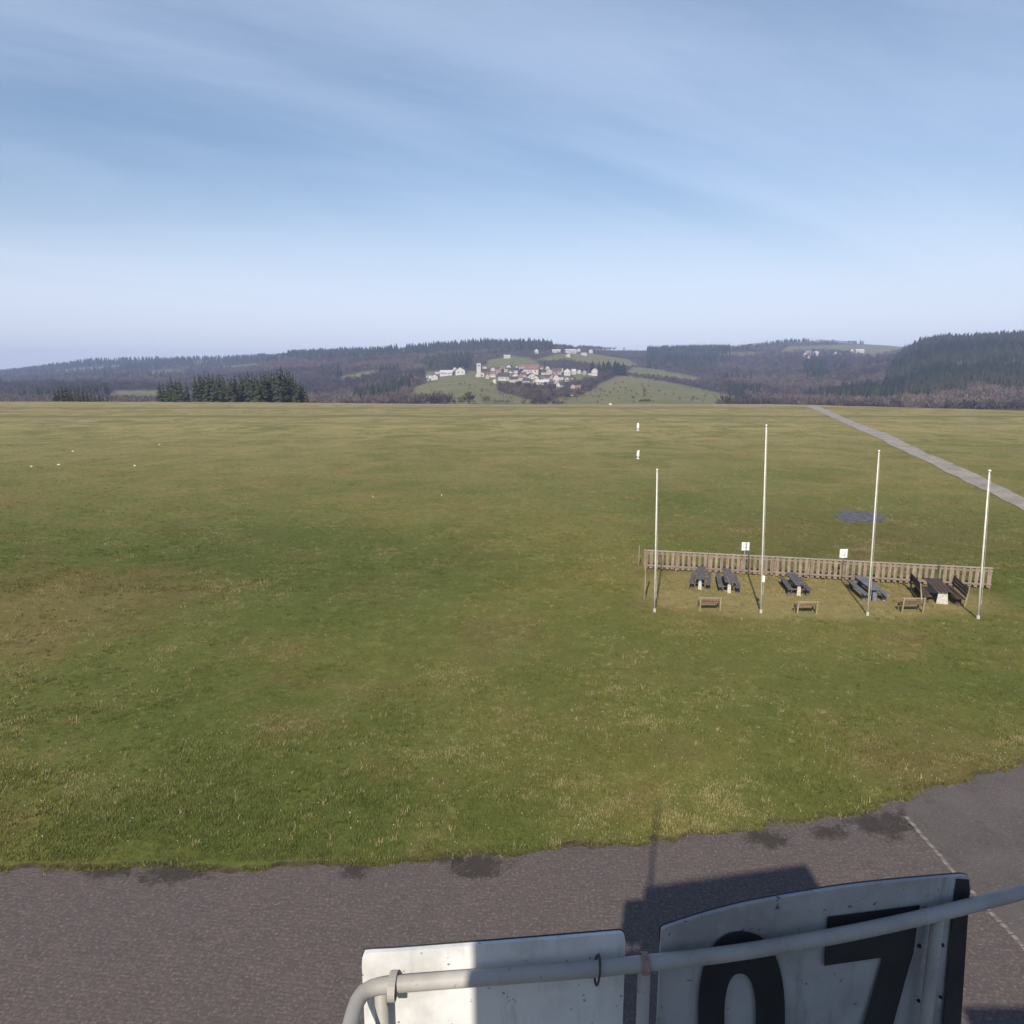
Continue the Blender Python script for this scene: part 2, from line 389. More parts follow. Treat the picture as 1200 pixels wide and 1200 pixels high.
# strip of soil and moss where the turf creeps over the paving
def soil_verge():
    t = NT('soil_and_moss'); p = t.pos(); n = t.noise(p, 3.0, 6, 0.7); f = t.noise(p, 18, 4, 0.7)
    c = t.mix(t.ramp(n, 0.35, 0.65), (0.050, 0.038, 0.026), (0.098, 0.082, 0.042)); c = t.mix(t.ramp(f, 0.5, 0.7, 0, 0.6), c, (0.15, 0.115, 0.075)); t.bump(f, 0.6, 0.03); m = t.done(c, 0.95, 0.1)
    E_ = eA + eB[1:]; V = []; Q = []
    for i, (x, y) in enumerate(E_):
        w = 0.05 + 0.16 * max(0, float(vnoise(x, y, 0.9, 81)) + 0.25) + 0.10 * max(0, float(vnoise(x, y, 0.25, 83)) + .2)
        V += [(x, y + .12, 0.012), (x, y, 0.014), (x, y - w, 0.009)]
        if i: b = 3 * i; Q += [(b - 3, b - 2, b + 1, b), (b - 2, b - 1, b + 2, b + 1)]
    tag(link('soil_verge', mesh_np('soil_verge', V, quads=Q), m), kind='structure')
soil_verge()
# lane at the right
laneL = [(943, 475.6), (960, 482), (985, 495), (1020, 511), (1060, 530), (1100, 549), (1150, 573), (1200, 599), (1300, 650)]
laneR = [(958, 475.9), (976, 483), (1003, 496), (1040, 510), (1080, 529), (1120, 546), (1165, 566), (1200, 583), (1300, 632)]
def lane_strip():
    L = smooth_pts([at(*p) for p in laneL], 24); Rr = smooth_pts([at(*p) for p in laneR], 24)
    verts = []; 
    for a, b in zip(L, Rr):
        for k in range(5):
            p = a.lerp(b, k / 4); w = 0.9 * float(vnoise(p.x, p.y, 3.0, 21)) if k in (0, 4) else 0
            verts.append((p.x + w, p.y + w, float(field_z(p.x, p.y)) + 0.05))
    q = [(i * 5 + k, i * 5 + k + 1, (i + 1) * 5 + k + 1, (i + 1) * 5 + k) for i in range(len(L) - 1) for k in range(4)]
    me = mesh_np('lane', verts, quads=q); 
    return tag(link('lane', me, M_LANE), kind='structure')
lane_strip()
# the lane bends left at its far end and runs along the field's far edge
def far_lane():
    V = []; Q = []; us = np.linspace(958, 200, 90)
    for i, u in enumerate(us):
        vv = float(np.interp(u, crU, crV)) + 0.55 + 0.9 * min(1.0, max(0.0, (u - 900) / 58)); w = 0.9 * np.clip((u - 150) / 500, 0.35, 1)
        for v_ in (vv, vv + w):
            p = at(u, v_); V.append((p.x, p.y, float(field_z(p.x, p.y)) + 0.06))
        if i: b = 2 * i; Q.append((b - 2, b, b + 1, b - 1))
    tag(link('lane', mesh_np('lane', V, quads=Q), M_LANE), kind='structure')
far_lane()
# dark slab set in the grass
def slab():
    px = [(982, 604), (990, 600.5), (1004, 600), (1020, 601.5), (1032, 603), (1034.5, 609), (1030, 613.5), (1010, 612.5), (988, 611.5), (981, 607)]
    bm = bmesh.new(); PP = [at(*q) for q in px]; P = []
    for a_, b_ in zip(PP, PP[1:] + PP[:1]):
        for k in range(6):
            q = a_.lerp(b_, k / 6); P.append(q + Vector((1.0 * float(vnoise(q.x, q.y, .7, 15)), 1.6 * float(vnoise(q.x, q.y, .9, 17)), 0)))
    top = [bm.verts.new((p.x, p.y, float(field_z(p.x, p.y)) + 0.06)) for p in P]; bot = [bm.verts.new((p.x, p.y, -0.1)) for p in P]
    bm.faces.new(top); n = len(P)
    for i in range(n): bm.faces.new((top[i], bot[i], bot[(i + 1) % n], top[(i + 1) % n]))
    bmesh.ops.recalc_face_normals(bm, faces=bm.faces)
    tag(from_bm('paved_pad', bm, M_SLAB), kind='structure')
slab()

# ------------------------------------------------------------------ hills beyond the field
hu = np.array([-900, -200, 0, 60, 130, 200, 280, 340, 400, 440, 480, 520, 560, 600, 640, 680, 720, 760, 800, 850, 900, 950, 1000, 1050, 1075, 1100, 1150, 1200, 1400, 2100], float)
hd = np.array([410, 560, 800, 1100, 1400, 1900, 2600, 3600, 5000, 8000], float)
HT = {  # rows: v of the ground at each distance, one column for each hu
 410: [496]*30,
 560: [500]*30,
 800: [486,486,486,486,484,484,484,484,482,480,476,472,470,470,472,470,470,468,470,476,481,482,482,482,481,480,478,476,474,474],
 1100:[474,472,470,468,466,470,472,472,470,464,456,451,448,450,452,453,453,451,458,467,472,472,468,459,452,444,438,435,430,430],
 1400:[464,462,460,458,456,458,458,457,454,449,446,440,435,436,438,439,440,441,448,453,456,452,450,436,424,418,413,411,408,408],
 1900:[456,455,453,449,449,449,444,437,432,427,427,423,418,416,415,417,422,428,432,434,435,431,431,422,404,400,395,394,394,396],
 2600:[446,446,446,440,436,436,432,416,413,411,408,404,402,402,403,408,411,412,411,412,412,413,413,413,412,410,408,408,408,410],
 3600:[436,436,436,430,423,421,420,418,418,420,420,420,420,420,420,420,419,415,411,409,405,401,403,406,408,412,414,416,416,416],
 5000:[450,450,450,450,446,446,446,446,446,446,446,446,446,446,446,446,446,446,440,436,432,430,430,432,436,440,440,440,440,440],
 8000:[452]*30 }
HV = np.array([HT[int(d)] for d in hd], float)
def hill_v(u, d):
    ld = np.log(np.clip(d, hd[0], hd[-1])); lg = np.log(hd)
    out = None; u = np.asarray(u, float)
    rows = np.stack([np.interp(u, hu, HV[i]) for i in range(len(hd))], 0)
    i = np.clip(np.searchsorted(lg, ld, side='right') - 1, 0, len(hd) - 2)
    t = (ld - lg[i]) / (lg[i + 1] - lg[i]); t = np.clip(t, 0, 1)
    i = np.broadcast_to(i, u.shape); t = np.broadcast_to(t, u.shape)
    a = np.take_along_axis(rows, i[None, ...], 0)[0]; b = np.take_along_axis(rows, (i + 1)[None, ...], 0)[0]
    return a * (1 - t) + b * t
def hill_z(x, y):
    x = np.asarray(x, float); y = np.asarray(y, float)
    u = u_of(x, y); v = hill_v(u, y)
    k = np.clip((y - 700) / 900, 0, 1)
    return CAMZ + y * slope(v) + k * (14 * vnoise(x, y, 420, 31) + 6 * vnoise(x, y, 130, 33))
DS = np.geomspace(620, 5200, 420)
def hit(u, v):
    """where the view line through a far pixel meets the hills"""
    s = float(slope(v)); xk = (u - 600) / UK
    Z = hill_z(xk * DS, DS); L = CAMZ + s * DS
    k = np.argmax(Z >= L)
    if Z[k] < L[k]: return None
    return Vector((xk * DS[k], DS[k], Z[k]))
MEADOWS = [
 [(476, 474), (482, 455), (500, 448), (560, 446), (588, 448), (582, 456), (600, 474)],
 [(655, 478), (672, 467), (692, 458), (704, 449), (722, 441), (740, 440), (800, 451), (860, 464), (915, 478)],
 [(733, 437), (742, 430), (770, 433), (822, 443), (815, 446), (770, 441)],
 [(568, 432), (572, 422), (600, 417), (622, 420), (634, 428), (610, 430)],
 [(622, 424), (650, 415), (690, 414), (735, 421), (748, 428), (715, 431), (690, 425), (660, 421)],
 [(395, 447), (402, 440), (440, 434), (452, 437), (420, 447)],
 [(118, 474), (130, 458), (182, 457), (192, 474)],
 [(905, 416), (922, 406), (985, 404), (1060, 403), (1052, 412), (1020, 419), (975, 412), (935, 412)],
 [(640, 406), (662, 399), (690, 403), (676, 409)],
 [(52, 436), (100, 430.5), (150, 427.5), (142, 432), (80, 438)], [(150, 437), (200, 433), (232, 435), (180, 440)], [(255, 430), (300, 426), (310, 429), (262, 434)], [(225, 424), (262, 421), (262, 424), (230, 427)],
 [(868, 446), (872, 443), (898, 443), (896, 446.5)], [(60, 449), (85, 446), (98, 448), (78, 452)], [(100, 443), (120, 441), (112, 445)], [(455, 412), (480, 408), (470, 414)],
 [(830, 416), (860, 413), (905, 412), (880, 417)], [(545, 452), (600, 462), (640, 474), (560, 474)], [(640, 474), (655, 466), (700, 464), (700, 474)],
 [(497, 436), (540, 434), (640, 440), (700, 436), (700, 441), (640, 452), (580, 450), (500, 447)],
]
def in_poly(u, v, poly):
    u = np.asarray(u, float); v = np.asarray(v, float); ins = np.zeros(np.broadcast(u, v).shape, bool); n = len(poly)
    for i in range(n):
        x1, y1 = poly[i]; x2, y2 = poly[(i + 1) % n]
        if y1 == y2: continue
        c = ((y1 > v) != (y2 > v)) & (u < (x2 - x1) * (v - y1) / (y2 - y1) + x1); ins ^= c
    return ins
def meadow_mask(u, v):
    m = np.zeros(np.broadcast(u, v).shape, bool)
    for p in MEADOWS: m |= in_poly(u, v, p)
    return m
def v_of(y, z):
    s = (z - CAMZ) / y            # invert slope()
    yc = (s * ct + st) / (ct - s * st); return 600 - F * yc
def make_hill_mat():
    t = NT('hillside'); p = t.pos()
    a = t.new('ShaderNodeAttribute', attribute_name='meadow'); f = a.outputs['Fac']
    n = t.noise(p, 0.012, 5, 0.6); n2 = t.noise(p, 0.05, 5, 0.65)
    mead = t.mix(t.ramp(n, 0.35, 0.65), (0.125, 0.142, 0.046), (0.175, 0.155, 0.070)); mead = t.mix(t.ramp(n2, 0.42, 0.70, 0, 0.75), mead, (0.205, 0.165, 0.085))
    wood = t.mix(t.ramp(n2, 0.35, 0.65), (0.040, 0.032, 0.030), (0.070, 0.056, 0.048))
    return t.done(t.mix(f, wood, mead), 0.95, 0.1)
def build_hills():
    us = np.concatenate([np.linspace(-850, -120, 50), np.linspace(-115, 1315, 700), np.linspace(1320, 2080, 50)])
    ds = np.geomspace(405, 8000, 190)
    U, D = np.meshgrid(us, ds); X = (U - 600) / UK * D; Y = D; Z = hill_z(X, Y)
    n, m = X.shape; I = np.arange(n * m).reshape(n, m)
    q = np.stack([I[:-1, :-1], I[:-1, 1:], I[1:, 1:], I[1:, :-1]], -1).reshape(-1, 4)
    me = mesh_np('hills', np.stack([X, Y, Z], -1).reshape(-1, 3), quads=q)
    Vv = v_of(Y, Z); mk = meadow_mask(U, Vv).astype(np.float32)
    for _ in range(1): mk[1:-1, 1:-1] = (mk[1:-1, 1:-1] * 2 + mk[:-2, 1:-1] + mk[2:, 1:-1] + mk[1:-1, :-2] + mk[1:-1, 2:]) / 6
    at_ = me.attributes.new('meadow', 'FLOAT', 'POINT'); at_.data.foreach_set('value', mk.ravel().astype(np.float32))
    me.polygons.foreach_set('use_smooth', np.ones(len(me.polygons), bool))
    return tag(link('hills', me, make_hill_mat()), kind='structure')
build_hills()

# ---- woods on the hills, far off and read as one mass each
def make_tree_mat(name, a, b, c):
    t = NT(name); at_ = t.new('ShaderNodeAttribute', attribute_name='tint')
    col = t.mix(t.ramp(at_.outputs['Fac'], 0.0, 0.5, 0, 1, False), a, b); col = t.mix(t.ramp(at_.outputs['Fac'], 0.5, 1.0, 0, 1, False), col, c)
    return t.done(col, 0.95, 0.05)
M_CONIF = make_tree_mat('spruce_needles_far', (0.012, 0.018, 0.014), (0.021, 0.027, 0.019), (0.044, 0.043, 0.028))
M_BARE = make_tree_mat('bare_twigs_far', (0.042, 0.031, 0.032), (0.080, 0.060, 0.056), (0.145, 0.112, 0.090))
def conifer_proto(seed):
    r = np.random.default_rng(seed); V = []; T = []
    for z0, z1, rad in ((0.04, 0.55, 0.20), (0.30, 0.80, 0.150), (0.58, 1.0, 0.095)):
        k = 5; b = len(V); a0 = r.uniform(0, 6)
        for i in range(k):
            a = a0 + 2 * math.pi * i / k; q = rad * r.uniform(0.7, 1.25); V.append((q * math.cos(a), q * math.sin(a), z0 + r.uniform(-.06, .06)))
        V.append((r.uniform(-.01, .01), r.uniform(-.01, .01), z1))
        for i in range(k): T.append((b + i, b + (i + 1) % k, b + k))
    return np.array(V), np.array(T)
def bare_proto(seed):
    r = np.random.default_rng(seed); V = []; T = []
    for i in range(30):
        a = r.uniform(0, 2 * math.pi); el = r.uniform(0.35, 1.45); l = r.uniform(0.30, 0.58); z0 = r.uniform(0.12, 0.50)
        base = np.array([0.04 * math.cos(a), 0.04 * math.sin(a), z0]); d = np.array([math.cos(a) * math.cos(el), math.sin(a) * math.cos(el), math.sin(el)])
        tip = base + d * l; side = r.normal(0, 1, 3); side /= np.linalg.norm(side)
        w = r.uniform(0.025, 0.055); m = base + d * l * 0.7
        b = len(V); V += [tuple(base), tuple(m + side * w), tuple(tip - side * w * .5)]; T += [(b, b + 1, b + 2)]
    b = len(V); V += [(-0.02, 0, 0), (0.02, 0, 0), (0, 0, 0.6)]; T += [(b, b + 1, b + 2)]
    return np.array(V), np.array(T)
CP = [conifer_proto(i) for i in range(6)]; BP = [bare_proto(40 + i) for i in range(6)]
def scatter(name, places, protos, mat, label):
    """places: x,y,z,height,width factor,tint"""
    if len(places) == 0: return
    VV = []; TT = []; TI = []; off = 0
    which = rng.integers(0, len(protos), len(places))
    for k, (pv, pt) in enumerate(protos):
        P = places[which == k]
        if len(P) == 0: continue
        an = rng.uniform(0, 2 * np.pi, len(P)); c, s = np.cos(an), np.sin(an)
        h = P[:, 3][:, None]; w = (P[:, 3] * P[:, 4])[:, None]
        x = (pv[None, :, 0] * c[:, None] - pv[None, :, 1] * s[:, None]) * w + P[:, 0][:, None]
        y = (pv[None, :, 0] * s[:, None] + pv[None, :, 1] * c[:, None]) * w + P[:, 1][:, None]
        z = pv[None, :, 2] * h + P[:, 2][:, None] - 0.3
        VV.append(np.stack([x, y, z], -1).reshape(-1, 3))
        TT.append((pt[None] + (np.arange(len(P)) * len(pv))[:, None, None]).reshape(-1, 3) + off); off += len(P) * len(pv)
        TI.append(np.repeat(P[:, 5], len(pv)))
    me = mesh_np(name, np.concatenate(VV), faces_tri=np.concatenate(TT))
    a = me.attributes.new('tint', 'FLOAT', 'POINT'); a.data.foreach_set('value', np.concatenate(TI).astype(np.float32))
    return tag(link(name, me, mat), label, 'woodland', kind='stuff')
CONIF_ZONES = [  # where spruce dominates in the photograph
 [(1035, 452), (1050, 418), (1075, 396), (1100, 388), (1140, 384), (1400, 380), (1400, 482), (1200, 466), (1150, 458), (1100, 462), (1060, 462)],
 [(330, 412), (420, 403), (540, 392), (640, 392), (655, 402), (640, 412), (600, 412), (520, 416), (440, 420), (350, 424)],
 [(738, 412), (780, 403), (850, 405), (860, 418), (830, 436), (790, 432), (745, 424)],
 [(0, 440), (130, 420), (300, 414), (330, 425), (200, 432), (120, 440)], [(940, 430), (965, 425), (970, 445), (945, 448)],
 [(490, 428), (520, 420), (555, 420), (553, 432), (500, 434)], [(745, 434), (760, 436), (735, 441), (690, 436), (692, 428), (730, 432)], [(880, 402), (945, 393), (945, 402), (900, 406)],
]
def grow_woods():
    N = 52000
    u = rng.uniform(-160, 1360, N); d = np.exp(rng.uniform(math.log(760), math.log(4300), N))
    # more trees where the slope is seen
    x = (u - 600) / UK * d; z = hill_z(x, d); v = v_of(d, z)
    # keep what is not behind a nearer rise (give 12 m grace for the tree tops)
    ok = np.ones(N, bool)
    for fct in np.linspace(0.35, 0.97, 26):
        dd = d * fct; zz_ = hill_z(x * fct, dd); need = (dd > 620)
        line = CAMZ + (z + 16 - CAMZ) * fct
        ok &= ~(need & (zz_ > line))
    ok &= (v + 0 < 492)
    md = meadow_mask(u, v); 
    # orchard and hedge trees: a few inside meadows
    ok &= (~md) | (rng.uniform(0, 1, N) < 0.035)
    inmd = md
    # keep the village clear
    vill = in_poly(u, v, [(495, 446), (500, 434), (540, 430), (556, 428), (640, 428), (700, 432), (702, 441), (690, 460), (664, 460), (640, 452), (580, 449)])
    keep_v = rng.uniform(0, 1, N) < 0.26
    ok &= (~vill) | keep_v
    u, d, x, z, v, inmd = u[ok], d[ok], x[ok], z[ok], v[ok], inmd[ok]
    con = np.zeros(len(u), bool)
    for p in CONIF_ZONES: con |= in_poly(u, v, p)
    pn = vnoise(x, d, 160, 51) + 0.6 * vnoise(x, d, 60, 53)
    isc = np.where(con, pn > -0.42, pn > 0.36)
    h = np.where(isc, rng.uniform(15, 25, len(u)), rng.uniform(11, 18, len(u)))
    low = in_poly(u, v, [(495, 447), (500, 432), (556, 426), (640, 426), (704, 430), (712, 476), (575, 476), (575, 450)]); h = np.where(low & ~isc, rng.uniform(5, 9.5, len(u)), h)
    thin = in_poly(u, v, [(728, 428), (835, 440), (858, 462), (735, 446)]) | in_poly(u, v, [(560, 416), (615, 411), (757, 411), (757, 436), (615, 433), (560, 434)]); h = np.where(thin, rng.uniform(3.5, 7.5, len(u)), h); isc = isc & ~(thin & (rng.uniform(0, 1, len(u)) < .8))
    h = np.where(inmd, rng.uniform(2.5, 5.5, len(u)), h); isc = isc & ~inmd
    w = np.where(isc, rng.uniform(0.85, 1.25, len(u)), rng.uniform(0.95, 1.5, len(u)))
    ti = np.clip(0.5 + 1.0 * vnoise(x, d, 180, 61) + rng.normal(0, 0.24, len(u)) + 0.4 * ((u > 1060) & (v > 452)), 0, 1)
    P = np.stack([x, d, z, h, w, ti], -1)
    east = u > 900
    scatter('spruce_forest', P[isc & ~east], CP, M_CONIF, 'dark spruce forest along the hill crest behind the village')
    scatter('spruce_forest', P[isc & east], CP, M_CONIF, 'dark spruce forest covering the hill at the right edge')
    scatter('bare_woodland', P[~isc & ~east], BP, M_BARE, 'purplish leafless woodland on the slopes around and left of the village')
    scatter('bare_woodland', P[~isc & east], BP, M_BARE, 'brown leafless woodland filling the valley slope at the right')
    return len(P)
NTREES = grow_woods()
exec_marker = 0

# ------------------------------------------------------------------ single trees
M_BARK = simple('bark', (0.085, 0.066, 0.052), 0.35, 3, 0.95, 0.1)
def make_spruce_mat():
    t = NT('spruce_needles'); oi = t.new('ShaderNodeObjectInfo'); n = t.noise(t.pos(), 0.55, 4, 0.6)
    c = t.mix(t.ramp(n, 0.35, 0.68), (0.020, 0.030, 0.013), (0.062, 0.066, 0.026)); c = t.mix(t.ramp(oi.outputs['Random'], 0, 1, 0, 0.5, False), c, (0.058, 0.060, 0.030))
    return t.done(c, 0.9, 0.1)
M_SPRUCE = make_spruce_mat()
def make_twig_mat():
    t = NT('bare_twigs'); oi = t.new('ShaderNodeObjectInfo')
    c = t.mix(oi.outputs['Random'], (0.092, 0.068, 0.060), (0.175, 0.138, 0.112)); return t.done(c, 0.95, 0.05)
M_TWIG = make_twig_mat()
def spruce_meshes(seed):
    r = random.Random(seed)
    bm = bmesh.new(); tube(bm, [(0, 0, -0.05), (0, 0, 0.4), (0, 0, 0.97)], [0.013, 0.009, 0.002], 6); tr = bpy.data.meshes.new('trunk'); bm.to_mesh(tr); bm.free(); tr.materials.append(M_BARK)
    V = []; T = []
    tiers = 24
    for i in range(tiers):
        f = i / (tiers - 1); z = 0.05 + 0.93 * f; rad = (0.165 * (1 - f) ** 0.8 + 0.008); k = int(10 - 5 * f)
        for j in range(k):
            a = r.uniform(0, 2 * math.pi); q = rad * r.uniform(0.55, 1.2); w = q * r.uniform(0.28, 0.45) + 0.006; zz_ = z + r.uniform(-.018, .018)
            ca, sa = math.cos(a), math.sin(a); droop = q * r.uniform(0.25, 0.7)
            b = len(V)
            V += [(0, 0, zz_ + .012), (ca * q * .55 - sa * w, sa * q * .55 + ca * w, zz_ - droop * .55), (ca * q, sa * q, zz_ - droop * .85), (ca * q * .55 + sa * w, sa * q * .55 - ca * w, zz_ - droop * .55), (ca * q * .5, sa * q * .5, zz_ + .01)]
            T += [(b, b + 1, b + 4), (b + 1, b + 2, b + 4), (b + 2, b + 3, b + 4), (b + 3, b, b + 4)]
    cr_ = mesh_np('crown', V, faces_tri=T); cr_.materials.append(M_SPRUCE); return tr, cr_
SPR = [spruce_meshes(100 + i) for i in range(5)]
def bare_meshes(seed):
    r = random.Random(seed); bm = bmesh.new(); V = []; T = []
    def grow(p, d, l, rad, lev):
        q = p + d * l
        if lev < 2: tube(bm, [p, (p + q) / 2 + Vector((r.uniform(-1, 1), r.uniform(-1, 1), 0)) * l * .05, q], [rad, rad * .8, rad * .55], 5 if lev == 0 else 4, cap=False)
        else:
            s = d.cross(Vector((r.uniform(-1, 1), r.uniform(-1, 1), r.uniform(-1, 1)))).normalized() * max(rad, .0045)
            b = len(V); V.extend([tuple(p - s), tuple(p + s), tuple(q + s * .3), tuple(q - s * .3)]); T.extend([(b, b + 1, b + 2), (b, b + 2, b + 3)])
        if lev < 5:
            for _ in range((5, 4, 4, 3, 2)[lev]):
                a = r.uniform(0, 2 * math.pi); sp = r.uniform(.35, .95) if lev else r.uniform(.25, .8)
                dd = (d + Vector((math.cos(a) * sp, math.sin(a) * sp, r.uniform(-.05, .35)))).normalized()
                grow(p.lerp(q, r.uniform(.55, 1)), dd, l * r.uniform(.55, .78), rad * .5, lev + 1)
    grow(Vector((0, 0, -.03)), Vector((0, 0, 1)), .33, .022, 0)
    tr = bpy.data.meshes.new('trunk'); bm.to_mesh(tr); bm.free(); tr.materials.append(M_BARK)
    cr_ = mesh_np('crown', V, faces_tri=T); cr_.materials.append(M_TWIG); return tr, cr_
BAR = [bare_meshes(300 + i) for i in range(4)]
def ground_z(x, y):
    return float(field_z(x, y)) if y < 560 and float(field_z(x, y)) > float(hill_z(x, max(y, 411))) else float(hill_z(x, max(y, 411)))
def plant(name, meshes, x, y, z, h, w, label, cat, group, sides=None):
    e = empty(name, (x, y, z), random.uniform(0, 6.28)); e.scale = (h * w, h * w, h); tag(e, label, cat, group)
    t, c = random.choice(meshes); link('trunk', t, None, e); link('crown', c, None, e); return e
# spruce clump beyond the field at the left; tops traced from the skyline of the clump
tops_u = [183, 190, 200, 212, 226, 234, 250, 262, 278, 290, 304, 318, 330, 338, 346, 352, 359]
tops_v = [452, 445, 441, 442, 440, 434, 435, 438, 437, 434, 435, 431, 430, 433, 437, 445, 456]
def spruce_at(u, vt, y, w, label, group):
    x = (u - 600) / UK * y; z = ground_z(x, y) - 0.3; top = CAMZ + y * float(slope(vt)); h = max(4.0, top - z)
    return plant('spruce_tree', SPR, x, y, z, h, w, label, 'tree', group)
us_ = np.linspace(187, 357, 50)
GR = 'spruces in the dense stand beyond the left of the field'
for i, u in enumerate(us_):
    if 214 < u < 229 and i % 3: continue
    vt = float(np.interp(u, tops_u, tops_v)) + random.uniform(0, 5.5); y = random.uniform(428, 480)
    lab = 'tall dark spruce inside the dense stand beyond the left of the field'
    if i == 0: lab = 'leftmost spruce of the dense stand beyond the left of the field'; vt = 447
    if i == 49: lab = 'low rightmost spruce at the sloping end of the dense stand'; vt = 455
    if i == 41: lab = 'tallest spruce near the right end of the dense stand'; vt = 428.5
    if 229 <= u < 231.5: lab = 'tall spruce just right of the notch in the dense stand'
    spruce_at(u + random.uniform(-1.2, 1.2), vt, y, random.uniform(1.15, 1.6), lab, GR)
for i, u in enumerate(np.linspace(62, 128, 15)):
    vt = float(np.interp(u, [60, 70, 90, 110, 130], [452, 449, 451, 457, 464])) + random.uniform(0, 3)
    lab = 'small dark spruce in the low row left of the pale meadow'
    if i == 0: lab = 'leftmost small spruce of the low row left of the pale meadow'
    if i == 14: lab = 'lowest, rightmost spruce of the low row by the pale meadow'
    spruce_at(u, vt, random.uniform(440, 500), random.uniform(1.1, 1.5), lab, 'small spruces in the low row at the left')
# bare trees in front of the village and on the slope
GB = 'leafless trees below the village'
bt = [(u, random.uniform(463, 474), random.uniform(6, 10.5)) for u in np.linspace(586, 664, 22)] + [(668, 468, 11), (676, 470, 10), (683, 466, 9), (692, 464, 12), (698, 460, 12), (704, 462, 9)]
bt += [(488, 470, 9), (497, 468, 8), (506, 471, 7), (420, 476, 13), (436, 474, 12), (452, 472, 12), (466, 472, 9), (405, 477, 11), (378, 478, 12)]
for i, (u, v, h) in enumerate(bt):
    p = hit(u, v)
    if p is None: continue
    lab = 'leafless brown tree in the thicket below the village houses' if u < 666 else 'leafless tree on the meadow slope right of the village thicket'
    if u < 480: lab = 'leafless tree between the spruce stand and the village meadow'
    elif u < 510: lab = 'leafless tree on the green slope left of the village'
    plant('bare_tree', BAR, p.x, p.y, p.z, h * 1.15, random.uniform(0.85, 1.2), lab, 'tree', GB if u < 666 and u > 510 else ('leafless trees right of the thicket' if u > 600 else ('leafless trees left of the village' if u < 480 else 'leafless trees on the green slope')))
p = hit(755, 470)
plant('bare_tree', BAR, p.x, p.y, p.z, 20, 0.62, 'lone tall leafless tree on the green slope right of the village', 'tree', None)
M_BUSH = simple('winter_shrub_leaves', (0.075, 0.070, 0.048), 0.35, 2, 0.95, 0.1)
def bush_mesh(seed):
    r = random.Random(seed); V = []; T = []
    for _ in range(170):
        a = r.uniform(0, 6.283); el = math.acos(r.uniform(-.1, 1)); q = r.uniform(.55, 1.0); c = Vector((math.cos(a) * math.sin(el) * q, math.sin(a) * math.sin(el) * q, math.cos(el) * q * .9 + .05))
        d1 = Vector((r.uniform(-1, 1), r.uniform(-1, 1), r.uniform(-1, 1))).normalized() * .16; d2 = d1.cross(Vector((r.uniform(-1, 1), r.uniform(-1, 1), r.uniform(-1, 1)))).normalized() * .12
        b = len(V); V += [tuple(c - d1), tuple(c + d2), tuple(c + d1), tuple(c - d2)]; T += [(b, b + 1, b + 2), (b, b + 2, b + 3)]
    m = mesh_np('foliage', V, faces_tri=T); m.materials.append(M_BUSH); return m
BUSH = [bush_mesh(i) for i in range(3)]
def bush(u, v, r_, label, group=None):
    p = hit(u, v)
    if p is None: return
    e = empty('shrub', p, random.uniform(0, 6)); e.scale = (r_, r_, r_ * 0.95); tag(e, label, 'shrub', group)
    link('foliage', random.choice(BUSH), None, e)
    bm = bmesh.new(); tube(bm, [(0, 0, -.1), (0, 0, .5)], [.06, .03], 5); from_bm('stem', bm, M_BARK, e)
for u in (752, 757, 761): bush(u, 470.5, 2.6, 'dark shrub at the foot of the lone tall leafless tree', 'shrubs under the lone tree')
for i in range(16):
    u = 736 + i * 6.2 + random.uniform(-1.5, 1.5); bush(u, 441.0 + (u - 736) * .135 + random.uniform(-.8, .8), random.uniform(2.5, 4.5), 'dark shrub in the hedge crossing the slope right of the village', 'shrubs of the hedge right of the village')
for i, u in enumerate((516, 521, 526, 532, 538, 543, 549, 555)): bush(u, 471.5, 2.1 + random.uniform(-.5, .5), ('leftmost shrub' if i == 0 else 'rightmost shrub' if i == 7 else 'small round shrub') + ' in the row at the foot of the green slope', 'row of shrubs at the foot of the slope')

